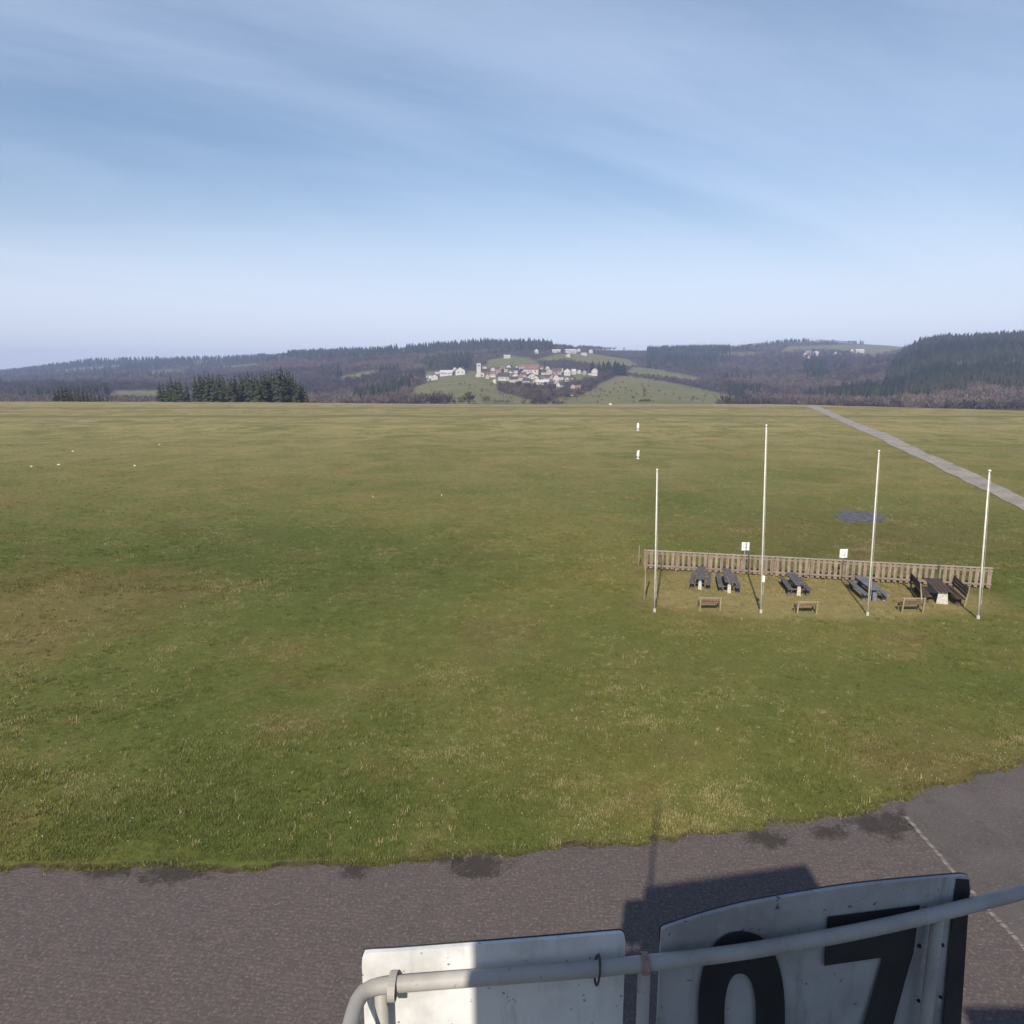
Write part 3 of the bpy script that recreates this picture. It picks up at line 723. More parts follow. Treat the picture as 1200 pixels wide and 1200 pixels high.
# ------------------------------------------------------------------ houses of the village
WALLC = {'white': (0.48, 0.46, 0.43), 'cream': (0.42, 0.37, 0.30), 'pink': (0.40, 0.32, 0.30), 'grey': (0.33, 0.32, 0.31)}
ROOFC = {'dark': (0.060, 0.058, 0.068), 'red': (0.20, 0.115, 0.095), 'pale': (0.48, 0.47, 0.48), 'brown': (0.115, 0.080, 0.072)}
MW = {k: simple('render_' + k, c, 0.06, 2, 0.9, 0.1) for k, c in WALLC.items()}
MR = {k: simple('roof_' + k, c, 0.15, 2, 0.8, 0.2) for k, c in ROOFC.items()}
M_WIN = simple('window_glass', (0.05, 0.06, 0.075), 0.1, 3, 0.2, 0.5)
def unit_house(wh):
    bm = bmesh.new()     # gable ends face -y and +y; ridge runs along y; unit footprint, unit height
    P = [(-.5, 0), (.5, 0), (.5, wh), (0, 1), (-.5, wh)]
    a = [bm.verts.new((x, -.5, z)) for x, z in P]; b = [bm.verts.new((x, .5, z)) for x, z in P]
    bm.faces.new(a); bm.faces.new(b[::-1])
    for i in range(5):
        j = (i + 1) % 5
        bm.faces.new((a[i], b[i], b[j], a[j]))
    bmesh.ops.recalc_face_normals(bm, faces=bm.faces)
    for v in bm.verts:
        if v.co.z == 0: v.co.z = -.35
    w = bpy.data.meshes.new('wall'); bm.to_mesh(w); bm.free()
    bm = bmesh.new(); t = .045; ov = .56
    k = (1 - wh) / .5
    for s in (-1, 1):
        pts = [(0, 1.012), (s * ov, 1.012 - k * ov), (s * ov, 1.012 - k * ov + t), (0, 1.012 + t)]
        a = [bm.verts.new((x, -.55, z)) for x, z in pts]; b = [bm.verts.new((x, .55, z)) for x, z in pts]
        bm.faces.new(a); bm.faces.new(b[::-1])
        for i in range(4): bm.faces.new((a[i], b[i], b[(i + 1) % 4], a[(i + 1) % 4]))
    bmesh.ops.recalc_face_normals(bm, faces=bm.faces); r_ = bpy.data.meshes.new('roof'); bm.to_mesh(r_); bm.free()
    return w, r_
UH = {0.55: unit_house(.55), 0.7: unit_house(.7)}
UCH = boxmesh('chimney', (.07, .07, .28)); UWN = boxmesh('window', (.13, .02, .15)); UWS = boxmesh('window', (.02, .10, .15))
for w, r_ in UH.values(): w.materials.append(None); r_.materials.append(None)
UCH.materials.append(None); UWN.materials.append(M_WIN); UWS.materials.append(M_WIN)
def setmat(o, m): o.material_slots[0].link = 'OBJECT'; o.material_slots[0].material = m
def house(u, v, wpx, hpx, wall, roof, gable, label, group, wh=0.55, name='house', pos=None):
    p = pos if pos is not None else hit(u, v)
    if p is None: return None
    px = p.y / F * 1.02; w = wpx * px; h = hpx * px
    depth = (0.72 * w if not gable else 1.3 * w) ; depth = min(max(depth, 5), 16)
    e = empty(name, p, (0 if gable else math.pi / 2) + random.uniform(-.25, .25)); e.scale = (w, depth, h) if gable else (depth, w, h)
    tag(e, label, 'house' if name == 'house' else name.replace('_', ' '), group)
    wm, rm = UH[wh]
    o = link('wall', wm, None, e); setmat(o, MW[wall]); r_ = link('roof', rm, None, e); setmat(r_, MR[roof])
    if wpx >= 4 and name == 'house':
        c = link('chimney', UCH, None, r_); c.location = (.16, random.choice((-.22, .2)), .95); setmat(c, MR['brown'])
        for s in (-1, 1):
            for t_ in (-.25, .08, .3) if not gable else (-.22, .22):
                if gable: q = link('window', UWN, None, e); q.location = (t_, s * .505, .30)
                else: q = link('window', UWS, None, e); q.location = (s * .505, t_, .30)
    return e
G = 'houses of the hillside village'
ROWS = [
 ('second-lowest row', [(596, 446.5, 5, 4.5, 'cream', 'dark', 1), (609, 446, 6, 5, 'white', 'red', 0), (629, 445.5, 6, 5, 'white', 'dark', 1), (640, 446, 5, 4.5, 'white', 'brown', 0), (646, 444, 5, 5, 'pink', 'dark', 1), (657, 445, 6, 5, 'white', 'dark', 0), (664, 447, 4, 4.5, 'white', 'brown', 1), (670, 445, 4, 4, 'cream', 'dark', 0)]),
 ('lowest row', [(580, 449, 4, 4.5, 'white', 'pale', 1), (602, 448, 9, 6, 'white', 'dark', 0), (617, 449.5, 8, 5.5, 'white', 'dark', 0), (627, 449, 5, 5, 'cream', 'red', 1), (636, 451, 14, 5.5, 'white', 'pale', 0), (651, 449.5, 6, 10, 'white', 'red', 1), (654, 456, 4, 7, 'white', 'pale', 1), (659, 454, 6, 4.5, 'cream', 'dark', 0), (671, 458, 4.5, 7, 'pink', 'red', 1), (677, 458, 7, 6, 'white', 'red', 0), (671, 464, 3.5, 4, 'cream', 'brown', 1)]),
 ('middle row', [(503, 446, 6, 5, 'white', 'pale', 0), (510, 445, 7, 6, 'white', 'dark', 1), (571, 444, 4, 5, 'cream', 'brown', 1), (578, 442, 6, 6, 'white', 'red', 0), (590, 446, 12, 8.5, 'white', 'dark', 0), (604, 443, 7, 5, 'white', 'brown', 1), (613, 442, 6, 5, 'pink', 'brown', 0), (622, 444, 8, 6, 'white', 'dark', 1), (644, 439, 7, 6.5, 'cream', 'red', 1), (653, 439, 9, 6.5, 'pink', 'brown', 0), (665, 440, 7, 7.5, 'white', 'dark', 1), (672, 439, 5, 5.5, 'white', 'pale', 0), (678, 438, 4, 4.5, 'white', 'dark', 1), (684, 439, 4, 5, 'grey', 'dark', 1), (691, 439.5, 4, 3.5, 'white', 'dark', 0), (697, 440, 6.5, 7.5, 'white', 'pale', 1)]),
 ('topmost row', [(577, 434.5, 5, 3.8, 'white', 'dark', 1), (589, 433.5, 6, 4, 'cream', 'red', 0), (597, 431.5, 5, 3.8, 'white', 'dark', 1), (619, 433, 5, 4, 'white', 'dark', 1), (626, 431, 5, 3.5, 'grey', 'dark', 0), (641, 433.5, 5, 4, 'white', 'brown', 1), (647, 435.5, 5, 4, 'white', 'dark', 0), (658, 436, 4, 4, 'white', 'brown', 1)]),
 ('upper row', [(484, 442, 7, 5, 'pink', 'dark', 1), (513, 438, 5, 3.8, 'white', 'dark', 0), (524, 440, 14, 5.5, 'white', 'pale', 0), (533, 434, 4, 3.5, 'white', 'dark', 1), (541, 439, 11, 8, 'white', 'dark', 1), (568, 432, 5, 3.5, 'white', 'brown', 0), (584, 438, 7, 5, 'pink', 'red', 0), (594, 437, 6, 4.5, 'cream', 'brown', 1), (601, 437, 12, 5.5, 'white', 'dark', 0), (605, 433, 6, 4, 'white', 'brown', 1), (612, 432, 6, 4.5, 'pink', 'red', 0), (614, 437, 5, 4.5, 'white', 'dark', 1), (624, 438.5, 14, 10, 'white', 'red', 0), (634, 433, 6, 4, 'cream', 'brown', 0), (637, 439, 5, 4.5, 'white', 'dark', 0)]),
]
ORD = ['first', 'second', 'third', 'fourth', 'fifth', 'sixth', 'seventh', 'eighth', 'ninth', 'tenth', 'eleventh', 'twelfth', 'thirteenth', 'fourteenth', 'fifteenth', 'sixteenth']
RN = {'dark': 'dark roof', 'red': 'red roof', 'pale': 'pale roof', 'brown': 'brown roof'}
for row, hs in ROWS:
    for i, (u, v, w, h, wa, ro, g) in enumerate(hs):
        sz = 'long' if w >= 12 else 'tall narrow' if h > w * 1.3 else 'small' if w < 5 else ''
        lab = f"{sz} {wa} house with {RN[ro]}, {ORD[i]} from the left in the village's {row}".strip()
        house(u, v, w, h, wa, ro, g, lab, G, 0.7 if h > w else 0.55)
UPH = [(629, 414.5, 4, 5, 'white', 'dark', 1, 'small white house alone below the hilltop wood'), (652, 413.5, 9, 3.6, 'white', 'pale', 0, 'long pale farm building at the left of the hilltop hamlet'),
 (668, 414, 12, 4.2, 'white', 'pale', 0, 'longest pale barn of the hilltop hamlet'), (677, 412.5, 4, 4, 'white', 'dark', 1, 'small white house behind the longest hilltop barn'), (683.5, 416.5, 6, 4.5, 'white', 'dark', 0, 'white house just right of the longest hilltop barn'),
 (665, 418.5, 4, 4, 'white', 'brown', 1, 'small white house below the longest hilltop barn'), (692, 414, 4, 4.2, 'white', 'pale', 1, 'rightmost small white house of the hilltop hamlet'), (594, 420, 7, 3.5, 'white', 'pale', 0, 'lone white building on the meadow above the village')]
for u, v, w, h, wa, ro, g, lab in UPH: house(u, v, w, h, wa, ro, g, lab, 'buildings above the village', 0.7)
FAR = [(940, 418, 4, 4.5, 'white', 'dark', 1, 'leftmost white house of the far right hamlet'), (945, 414.5, 5, 4.5, 'white', 'dark', 0, 'upper white house in the left cluster of the far right hamlet'), (947.5, 420, 6, 4.5, 'white', 'brown', 0, 'lower white house in the left cluster of the far right hamlet'),
 (954, 416.5, 5, 4.5, 'white', 'pale', 1, 'white house at the right of the far hamlet\'s left cluster'), (976, 417, 3.5, 4.5, 'white', 'dark', 1, 'left one of two small houses in the far hamlet\'s middle'), (981, 417, 3.5, 3.8, 'grey', 'dark', 0, 'right one of two small houses in the far hamlet\'s middle'),
 (995, 414, 4, 4.8, 'white', 'dark', 1, 'small white house left of the far hamlet\'s long building'), (1004, 414, 9, 4.2, 'white', 'pale', 0, 'long white building at the right of the far hamlet')]
for u, v, w, h, wa, ro, g, lab in FAR: house(u, v, w, h, wa, ro, g, lab, 'houses of the far right hamlet', 0.7)
p = atY(715.5, 474.0, 352); p.z = ground_z(p.x, p.y)
house(715.5, 474, 3.4, 3.2, 'white', 'dark', 1, 'tiny white hut at the far edge of the field below the village', None, 0.7, 'hut', p)
# church
def church():
    p = hit(561, 442); px = p.y / F
    e = empty('church', p, 0.15); tag(e, 'white village church with square tower and dark pointed spire', 'church')
    w = 4.6 * px; h = 15.5 * px
    bm = bmesh.new(); box(bm, (0, 0, h / 2 - 4), (w, w, h + 8)); tw = from_bm('tower', bm, MW['white'], e)
    bm = bmesh.new(); q = w * .56
    b = [bm.verts.new((x * q, y * q, h)) for x, y in ((-1, -1), (1, -1), (1, 1), (-1, 1))]; m_ = [bm.verts.new((x * q * .45, y * q * .45, h + w * .55)) for x, y in ((-1, -1), (1, -1), (1, 1), (-1, 1))]; ap = bm.verts.new((0, 0, h + w * 1.75))
    bm.faces.new(b[::-1])
    for i in range(4): bm.faces.new((b[i], b[(i + 1) % 4], m_[(i + 1) % 4], m_[i])); bm.faces.new((m_[i], m_[(i + 1) % 4], ap))
    from_bm('spire', bm, MR['dark'], e)
    for s in (-1, 1):
        bm = bmesh.new(); box(bm, (s * w * .18, -w * .505, h * .82), (w * .16, w * .03, w * .42)); from_bm('belfry_opening', bm, M_WIN, tw)
    n = link('nave', UH[0.55][0], None, e); setmat(n, MW['white']); n.location = (w * .35, 1.05 * w, -1); n.scale = (w * 2.1, w * 1.9, w * 1.75); n.rotation_euler = (0, 0, 0)
    r_ = link('roof', UH[0.55][1], None, e); setmat(r_, MR['dark']); r_.location = n.location; r_.scale = n.scale
    for t_ in (-.28, .28):
        q_ = link('window', UWN, None, n); q_.location = (t_, -.506, .28)
church()

# ------------------------------------------------------------------ flagpoles
GP = 'flagpoles by the picnic lawn'
def flagpole(ub, vb, ut, vt, label, r0=0.042, knob=0.0, box_at=None):
    b = at(ub, vb); top = atY(ut, vt, b.y); e = empty('flagpole', b); tag(e, label, 'flagpole', GP)
    d = top - b
    bm = bmesh.new(); tube(bm, [Vector((0, 0, -.05)), d * .5, d], [r0, r0 * .85, r0 * .62], 10); from_bm('pole', bm, M_POLE, e, smooth=True)
    bm = bmesh.new(); tube(bm, [d, d + Vector((0, 0, .04)), d + Vector((0, 0, .09)), d + Vector((0, 0, .12))], [.03 + knob, .055 + knob, .05 + knob, .012], 10); from_bm('finial', bm, M_POLE, e, smooth=True)
    bm = bmesh.new(); tube(bm, [(0, 0, -.05), (0, 0, .16), (0, 0, .18)], [r0 + .03, r0 + .028, r0 + .01], 10); from_bm('base_collar', bm, M_CONC, e)
    k = 0.11; c = d * k
    bm = bmesh.new(); box(bm, c + Vector((r0 + .012, -.05, 0)), (.03, .03, .22), bev=.005); from_bm('cleat', bm, M_GALV, e)
    bm = bmesh.new(); o1 = Vector((r0 + .025, -.07, 0)); tube(bm, [c + o1, d * .5 + Vector((r0 + .012, -.07, 0)), d * .985 + Vector((r0 * .6 + .01, -.05, 0))], .006, 4); from_bm('halyard', bm, M_POLE, e)
    if box_at:
        q = atY(box_at[0], box_at[1], b.y) - b
        bm = bmesh.new(); box(bm, q + Vector((.03, -.06, 0)), (.13, .10, .34), bev=.01); from_bm('winch_box', bm, M_WHITE, e)
    return e
flagpole(767, 717, 770, 552, 'short white flagpole at the left end of the fence, leftmost of four')
flagpole(891.5, 718, 898, 500, 'tallest white flagpole, standing between the second and third picnic tables', 0.044, box_at=(893.5, 678))
flagpole(1016.5, 721, 1030, 530, 'thin white flagpole right in front of the silvery picnic table')
flagpole(1146, 725, 1159.5, 553, 'rightmost white flagpole, with a thicker knob on top', 0.05, knob=0.02)

# ------------------------------------------------------------------ fence
FA = at(754, 667); FB = at(1161, 690.5)
fdir = (FB - FA); FL = fdir.length; frz = math.atan2(fdir.y, fdir.x)
fence = empty('wooden_fence', FA, frz); tag(fence, 'long reddish brown board fence with pale top rail behind the picnic tables', 'fence')
FH = 1.24
nb = 60; pitch = FL / nb
bmeshes = [boxmesh('board', (pitch * .57, .022, FH - .10 - .02 * k), 0.004) for k in range(3)]
for i in range(nb):
    o = link('board', bmeshes[i % 3], M_FENCE, fence); o.location = ((i + .5) * pitch + random.uniform(-.015, .015), -.045, .10 + (FH - .10) / 2 - .01 + random.uniform(-.012, .012)); o.rotation_euler = (random.uniform(-.015, .015), random.uniform(-.018, .018), 0)
npost = 11
pm = boxmesh('post', (.10, .10, FH + .1), 0.008)
for i in range(npost):
    o = link('post', pm, M_FENCE, fence); o.location = (.06 + i * (FL - .12) / (npost - 1), .075, (FH - .1) / 2)
rm = boxmesh('rail', (FL / (npost - 1) * .998, .05, .09), 0.006); tm = boxmesh('top_rail', (FL / (npost - 1) * .998, .19, .045), 0.006)
for i in range(npost - 1):
    x = (i + .5) * FL / (npost - 1)
    for zz_ in (.30, FH - .16): o = link('rail', rm, M_FENCE, fence); o.location = (x, -.006, zz_)
    o = link('top_rail', tm, M_CAP, fence); o.location = (x, 0.0, FH + .022 + random.uniform(-.006, .006)); o.rotation_euler = (0, random.uniform(-.004, .004), 0)
    o = link('kick_rail', rm, M_CAP, fence); o.location = (x, -.073, .27); o.scale = (1, .6, .6)
def stake(u, vb, vt, name, label, cat, mat, r_=.03):
    b = at(u, vb); t_ = atY(u, vt, b.y); e = empty(name, b); tag(e, label, cat)
    bm = bmesh.new(); tube(bm, [(0, 0, -.05), (0, 0, t_.z * .5), (0.01, 0, t_.z)], [r_, r_, r_ * .9], 7); from_bm('shaft', bm, mat, e)
    bm = bmesh.new(); tube(bm, [(0.01, 0, t_.z - .02), (0.01, 0, t_.z + .05)], [r_ * 1.25, r_ * .6], 7); from_bm('cap', bm, mat, e); return e
stake(748.5, 663, 640, 'marker_post', 'slim pale post standing left of the fence end', 'post', M_TANW, .032)
stake(755.5, 702, 645, 'wooden_post', 'tall thin brown post in front of the fence\'s left end', 'post', M_FENCE, .045)

# ------------------------------------------------------------------ picnic tables
def picnic(px_near, px_far, width, mat, legmat, label, name='picnic_table', backs=False, H=.74):
    n = at(*px_near, H); f_ = at(*px_far, H); d = f_ - n; L = d.length
    rz = math.atan2(-d.x, d.y)
    c = (n + f_) / 2; e = empty(name, (c.x, c.y, 0), rz); tag(e, label, 'picnic table', 'picnic tables along the fence')
    tw = width * .44; nb_ = 4; bw = tw / nb_
    pm_ = boxmesh('plank', (bw * .93, L, .04), .005)
    top = link('table_top', boxmesh('table_top', (tw * .86, L * .86, .05), .004), mat, e); top.location = (0, 0, H - .07)
    for k in range(nb_):
        o = link('plank', pm_, mat, top); o.location = ((k - (nb_ - 1) / 2) * bw, random.uniform(-.02, .02), .05)
    bs = width * .5 - width * .10
    for s in (-1, 1):
        st_ = link('bench', boxmesh('bench', (width * .16, L * .9, .035), .004), mat, e); st_.location = (s * bs, -.05, .40)
        for k in (-1, 1):
            o = link('plank', boxmesh('plank', (width * .105, L * 1.02, .04), .005), mat, st_); o.location = (k * width * .056, random.uniform(-.03, .03), .038)
        if backs:
            for k, zz_ in enumerate((.62, .80, .97)):
                o = link('back_slat', boxmesh('back_slat', (.035, L * 1.02, .15), .005), mat, st_); o.location = (s * (width * .12 + .02 + k * .03), 0, zz_ - .40); o.rotation_euler = (0, s * .15, 0)
            for y_ in (-L * .46, L * .46):
                o = link('back_post', boxmesh('back_post', (.07, .08, 1.12), .006), M_TANW if y_ < 0 else mat, st_); o.location = (s * (width * .12 + .075), y_, .14); o.rotation_euler = (0, s * .13, 0)
        for y_ in (-L * .36, L * .36):
            o = link('bench_leg', boxmesh('bench_leg', (width * .15, .09, .42), .006), mat, e); o.location = (s * bs, y_ - .05, .19)
    for y_ in (-L * .40, L * .40):
        bm = bmesh.new(); wv = box(bm, (0, 0, 0), (tw * (.5 if backs else .3), .10, H - .07), bev=.01)
        for v in bm.verts:
            if v.co.z < 0: v.co.x *= 1.35
        o = from_bm('pedestal', bm, legmat, e); o.location = (0, y_, (H - .07) / 2 - .03)
    if not backs:
        for y_ in (-L * .33, L * .33):
            o = link('cross_beam', boxmesh('cross_beam', (width * .9, .05, .08), .005), mat, e); o.location = (0, y_, .335)
    return e
picnic((820.5, 678), (822.5, 663.5), 1.16, M_GREYW, M_CONC, 'grey weathered picnic table at the left, nearest the fence end')
picnic((855.5, 682), (851, 666), 1.22, M_GREYW, M_CONC, 'grey picnic table, second from the left, set slightly askew')
picnic((938, 685), (926.5, 671), 1.25, M_GREYW, M_CONC, 'grey picnic table with slanting benches right of the tallest flagpole')
picnic((1028, 691), (1006, 674), 1.35, M_BLUEW, M_BLUEW, 'silvery bluish picnic table turned askew behind the third flagpole')
picnic((1107, 693), (1092, 677.5), 1.95, M_DARKW, M_CONC, 'dark brown picnic table with high-backed benches and white legs', backs=True, H=.78)
# garden benches, backs to the camera
def bench(ul, ur, vb, vt, label, tilt=0.0):
    a = at(ul, vb); b = at(ur, vb); w = (b - a).length; c = (a + b) / 2; H = (vb - vt) / (vb - 445) * CAMZ
    e = empty('garden_bench', c, math.atan2((b - a).y, (b - a).x) + tilt); tag(e, label, 'bench', 'garden benches with their backs to the tower')
    for s in (-1, 1):
        o = link('back_post', boxmesh('back_post', (.075, .07, H), .006), M_TANW, e); o.location = (s * (w / 2 - .04), 0, H / 2 - .02); o.rotation_euler = (.10, 0, 0)
        o = link('leg', boxmesh('leg', (.07, .07, .44), .006), M_MIDW, e); o.location = (s * (w / 2 - .06), .46, .20)
        o = link('side_rail', boxmesh('side_rail', (.05, .52, .07), .006), M_MIDW, e); o.location = (s * (w / 2 - .05), .24, .37)
    for k in range(3):
        o = link('seat_slat', boxmesh('seat_slat', (w * 1.02, .13, .035), .006), M_MIDW, e); o.location = (0, .12 + .155 * k, .43)
    for k in range(3):
        z_ = H * (.60 + .145 * k); o = link('back_slat', boxmesh('back_slat', (w * (1.12 if k == 2 else .98), .03, H * .095), .005), M_TANW if k == 2 else M_MIDW, e); o.location = (0, .055 - (z_ - H / 2) * .10, z_); o.rotation_euler = (.10, 0, random.uniform(-.01, .01))
    return e
bench(819.5, 844.5, 716.5, 698, 'wooden garden bench in front of the two left picnic tables', -.03)
bench(933.5, 957.5, 720, 703, 'wooden garden bench between the second and third flagpoles')
bench(1056.5, 1082.5, 718, 698.5, 'wooden garden bench in front of the dark brown picnic table')

# ------------------------------------------------------------------ small white signs behind the fence, field markers
def notice(u0, u1, v0, v1, vb, label, marks):
    b = at((u0 + u1) / 2, vb); p = atY(u0, v0, b.y); q = atY(u1, v1, b.y); w = q.x - p.x; h = p.z - q.z; zc = (p.z + q.z) / 2
    e = empty('notice_sign', b); tag(e, label, 'sign', 'white signs behind the fence')
    bm = bmesh.new(); box(bm, (0, 0, zc), (w, .03, h), bev=.004); pl = from_bm('plate', bm, M_WHITE, e)
    bm = bmesh.new(); tube(bm, [(0, .05, -.1), (0, .05, zc + h * .4)], .03, 8); from_bm('post', bm, M_GALV, e)
    bm = bmesh.new(); box(bm, (w * .55, .035, zc), (w * .10, .10, h * 1.04), bev=.004); from_bm('side_frame', bm, M_GALV, e)
    bm = bmesh.new()
    for (x, z, sx, sz) in marks: box(bm, (x * w, -.0185, zc + z * h), (sx * w, .006, sz * h))
    from_bm('print', bm, M_PRINT, pl)
notice(868, 876, 635.5, 645, 665, 'small white sign left of the tallest flagpole, just above the fence', [(-.22, .02, .07, .5), (.18, .18, .14, .10), (.1, -.12, .3, .06)])
notice(982, 990, 643.5, 653.5, 675, 'small white sign above the fence left of the third flagpole', [(-.2, .1, .07, .45), (.2, .0, .08, .5), (.05, -.25, .35, .06)])
def field_marker(u, vb, vt, wpx, label, leaning):
    b = at(u, vb); b.z = float(field_z(b.x, b.y)); px = b.y / F; h = (vb - vt) * px; w = wpx * px
    e = empty('field_marker', b); tag(e, label, 'marker', 'white field markers')
    bm = bmesh.new(); tube(bm, [(0, 0, -.1), (0, 0, h * .22), (0, 0, h * .35), (0, 0, h * .75), (0, 0, h)], [w * .16, w * .2, w * .5, w * .42, w * .1], 10); from_bm('body', bm, M_WHITE, e, smooth=True)
    bm = bmesh.new(); box(bm, (0, 0, .03), (w * .9, w * .9, .10), bev=.02); from_bm('foot', bm, M_WHITE, e)
    if leaning:
        bm = bmesh.new(); box(bm, (w * .28, .05, h * .62), (w * .36, .08, h * .8), bev=.02); from_bm('side_board', bm, M_WHITE, e)
field_marker(747.5, 505, 496, 3.4, 'far white marker standing alone on the field beyond the leftmost flagpole', False)
field_marker(747.5, 537.5, 527.5, 3.6, 'nearer white marker on the field above the leftmost flagpole', True)
def stone(u, v, wpx, label):
    b = at(u, v); b.z = float(field_z(b.x, b.y)); w = wpx * b.y / F
    e = empty('ground_marker', b, random.uniform(-.3, .3)); tag(e, label, 'marker', 'white ground markers at the far left')
    bm = bmesh.new(); box(bm, (0, 0, .06), (w * .8, w * .6, .16), bev=.04); from_bm('block', bm, M_CONC, e)
    bm = bmesh.new(); box(bm, (0, 0, .15), (w * .6, w * .45, .03), bev=.01); from_bm('top_plate', bm, M_WHITE, e)
for u, v, w, lab in ((37, 547, 3, 'leftmost white ground marker on the far left of the field'), (69, 545, 4, 'broad white ground marker, second from the left on the field'), (85.5, 529, 3, 'white ground marker above the broad one at the left'),
                     (158, 546, 3.2, 'brightest white ground marker, right of the others at the left'), (187, 521, 2.4, 'small white ground marker farthest out at the left'), (517.5, 581, 1.8, 'tiny pale marker alone in the middle of the field'), (437, 583, 1.4, 'faint tiny marker left of the middle of the field')): stone(u, v, w, lab)

# ------------------------------------------------------------------ tower that carries the camera, terrace, railing, boards
M_TOWER = simple('tower_render', (0.60, 0.59, 0.56), 0.08, 1.5, 0.9, 0.15)
M_TROOF = simple('tower_roof', (0.10, 0.10, 0.11), 0.2, 2, 0.8, 0.2)
tower = empty('control_tower', (0.5, -3, 0)); tag(tower, 'rendered control tower behind the terrace with flat roof and mast', 'tower')
def tpart(name, c, s, mat, par=tower, bev=0.0):
    bm = bmesh.new(); box(bm, Vector(c) - Vector((0.5, -3, 0)), s, bev=bev); return from_bm(name, bm, mat, par)
tpart('cab', (1.1, -2.9, 10.4), (4.0, 5.0, 3.6), M_TOWER)
rf = tpart('roof', (1.1, -2.9, 12.26), (4.0, 5.04, .12), M_TROOF)
def roof_wedge():
    bm = bmesh.new(); o = Vector((0.5, -3, 0))
    P = [(-.9, -.39, 12.32), (3.1, -.39, 12.32), (3.1, -.39, 13.05), (-.9, -.39, 12.39)]
    a = [bm.verts.new(Vector(p) - o) for p in P]; b = [bm.verts.new(Vector((p[0], -5.3, p[2])) - o) for p in P]
    bm.faces.new(a); bm.faces.new(b[::-1])
    for i in range(4): bm.faces.new((a[i], b[i], b[(i + 1) % 4], a[(i + 1) % 4]))
    bmesh.ops.recalc_face_normals(bm, faces=bm.faces); from_bm('roof_parapet', bm, M_TROOF, rf)
roof_wedge()
tpart('window', (1.1, -.37, 10.3), (3.0, .06, 1.1), M_WIN)
bm = bmesh.new(); o_ = Vector((0.5, -3, 0)); tube(bm, [Vector((-.83, -.6, 12.2)) - o_, Vector((-.83, -.6, 15.5)) - o_], [.05, .025], 8); from_bm('mast', bm, M_GALV, tower)
bm = bmesh.new(); box(bm, Vector((0, -.25, 11.9)) - o_, (.10, .26, .05)); from_bm('camera_bracket', bm, M_GALV, tower)
# lower storey with the terrace on top; its front edge follows the railing
M_PAINT = None
def make_chipped(name, base, grime, rust, amount):
    t = NT(name); v = t.pos(); n = t.noise(v, 2.2, 6, 0.65); s = t.noise(t.mapping(v, scale=(16, 16, 2.2)), 1.0, 5, 0.65); d = t.noise(v, 26, 3, 0.6)
    c = t.mix(t.ramp(n, 0.40, 0.68, 0, 0.75), base, grime)
    c = t.mix(t.ramp(s, 0.52, 0.78, 0, amount), c, grime)
    c = t.mix(t.ramp(d, 0.655, 0.71, 0, amount), c, rust)
    t.bump(d, 0.12, 0.003)
    return t.done(c, 0.55, 0.35)
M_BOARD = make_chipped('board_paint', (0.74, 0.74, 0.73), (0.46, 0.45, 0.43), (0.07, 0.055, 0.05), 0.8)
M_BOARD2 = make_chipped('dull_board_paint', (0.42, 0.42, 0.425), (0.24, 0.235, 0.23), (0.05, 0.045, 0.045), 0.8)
M_RAILP = make_chipped('rail_paint', (0.42, 0.40, 0.37), (0.29, 0.27, 0.245), (0.09, 0.06, 0.05), 0.35)
M_BLACK = simple('black_paint', (0.018, 0.018, 0.020), 0.3, 6, 0.5, 0.4)
rail_px = [(446, 1155.5), (470, 1153), (560, 1146), (640, 1140), (700, 1135), (745, 1130), (800, 1124), (850, 1118), (900, 1110.5), (950, 1102), (1000, 1092.5), (1050, 1082), (1100, 1070.5), (1150, 1058), (1200, 1045), (1250, 1031.5)]
RD = 2.42; SC = RD / 4.0; RZ = CAMZ + RD * float(slope(1153)); FZ = 8.62
RP = [at(u, v, RZ) for u, v in rail_px]
RPS = smooth_pts(RP, 5)
def rail_y(x):
    xs = [p.x for p in RPS]; ys = [p.y for p in RPS]; return float(np.interp(x, xs, ys))
RR = 0.030
railing = empty('terrace_railing', (0, 2.2, FZ)); tag(railing, 'cream painted pipe railing running along the bottom edge of the view', 'railing')
ro_ = Vector((0, 2.2, FZ))
corner = at(428, 1172, RZ - .02)
bm = bmesh.new()
e0 = RPS[0]
elbow = [e0 + Vector(q) * SC for q in ((0, 0, 0), (-.05, -.012, -.002), (-.105, -.05, -.004), (-.125, -.11, -.006), (-.130, -.20, -.006), (-.135, -1.4, -.006), (-.14, -4.3, -.006))]
e1 = RPS[-1]; elbow2 = [e1 + Vector(q) * SC for q in ((.05, .0, 0), (.105, -.04, 0), (.125, -.11, 0), (.13, -.22, 0), (.14, -1.4, 0), (.14, -5.0, 0))]
tube(bm, [p - ro_ for p in elbow[::-1]] + [p - ro_ for p in RPS[1:]] + [p - ro_ for p in elbow2], RR, 18); from_bm('handrail', bm, M_RAILP, railing, smooth=True)
for u in (447, 757, 1096):
    k = min(RPS, key=lambda p: abs(600 + F * p.x / (p.y * ct - (p.z - CAMZ) * st) - u))
    b = Vector((k.x, k.y + .003, FZ)); bm = bmesh.new(); tube(bm, [b - ro_, Vector((b.x, b.y, RZ)) - ro_], .026, 12); from_bm('post', bm, M_RAILP, railing, smooth=True)
for y_ in (1.5, 0.4):
    for xx in (elbow[-2].x, elbow2[-2].x):
        b = Vector((xx, y_, FZ)); bm = bmesh.new(); tube(bm, [b - ro_, Vector((b.x, b.y, RZ)) - ro_], .026, 12); from_bm('post', bm, M_RAILP, railing, smooth=True)
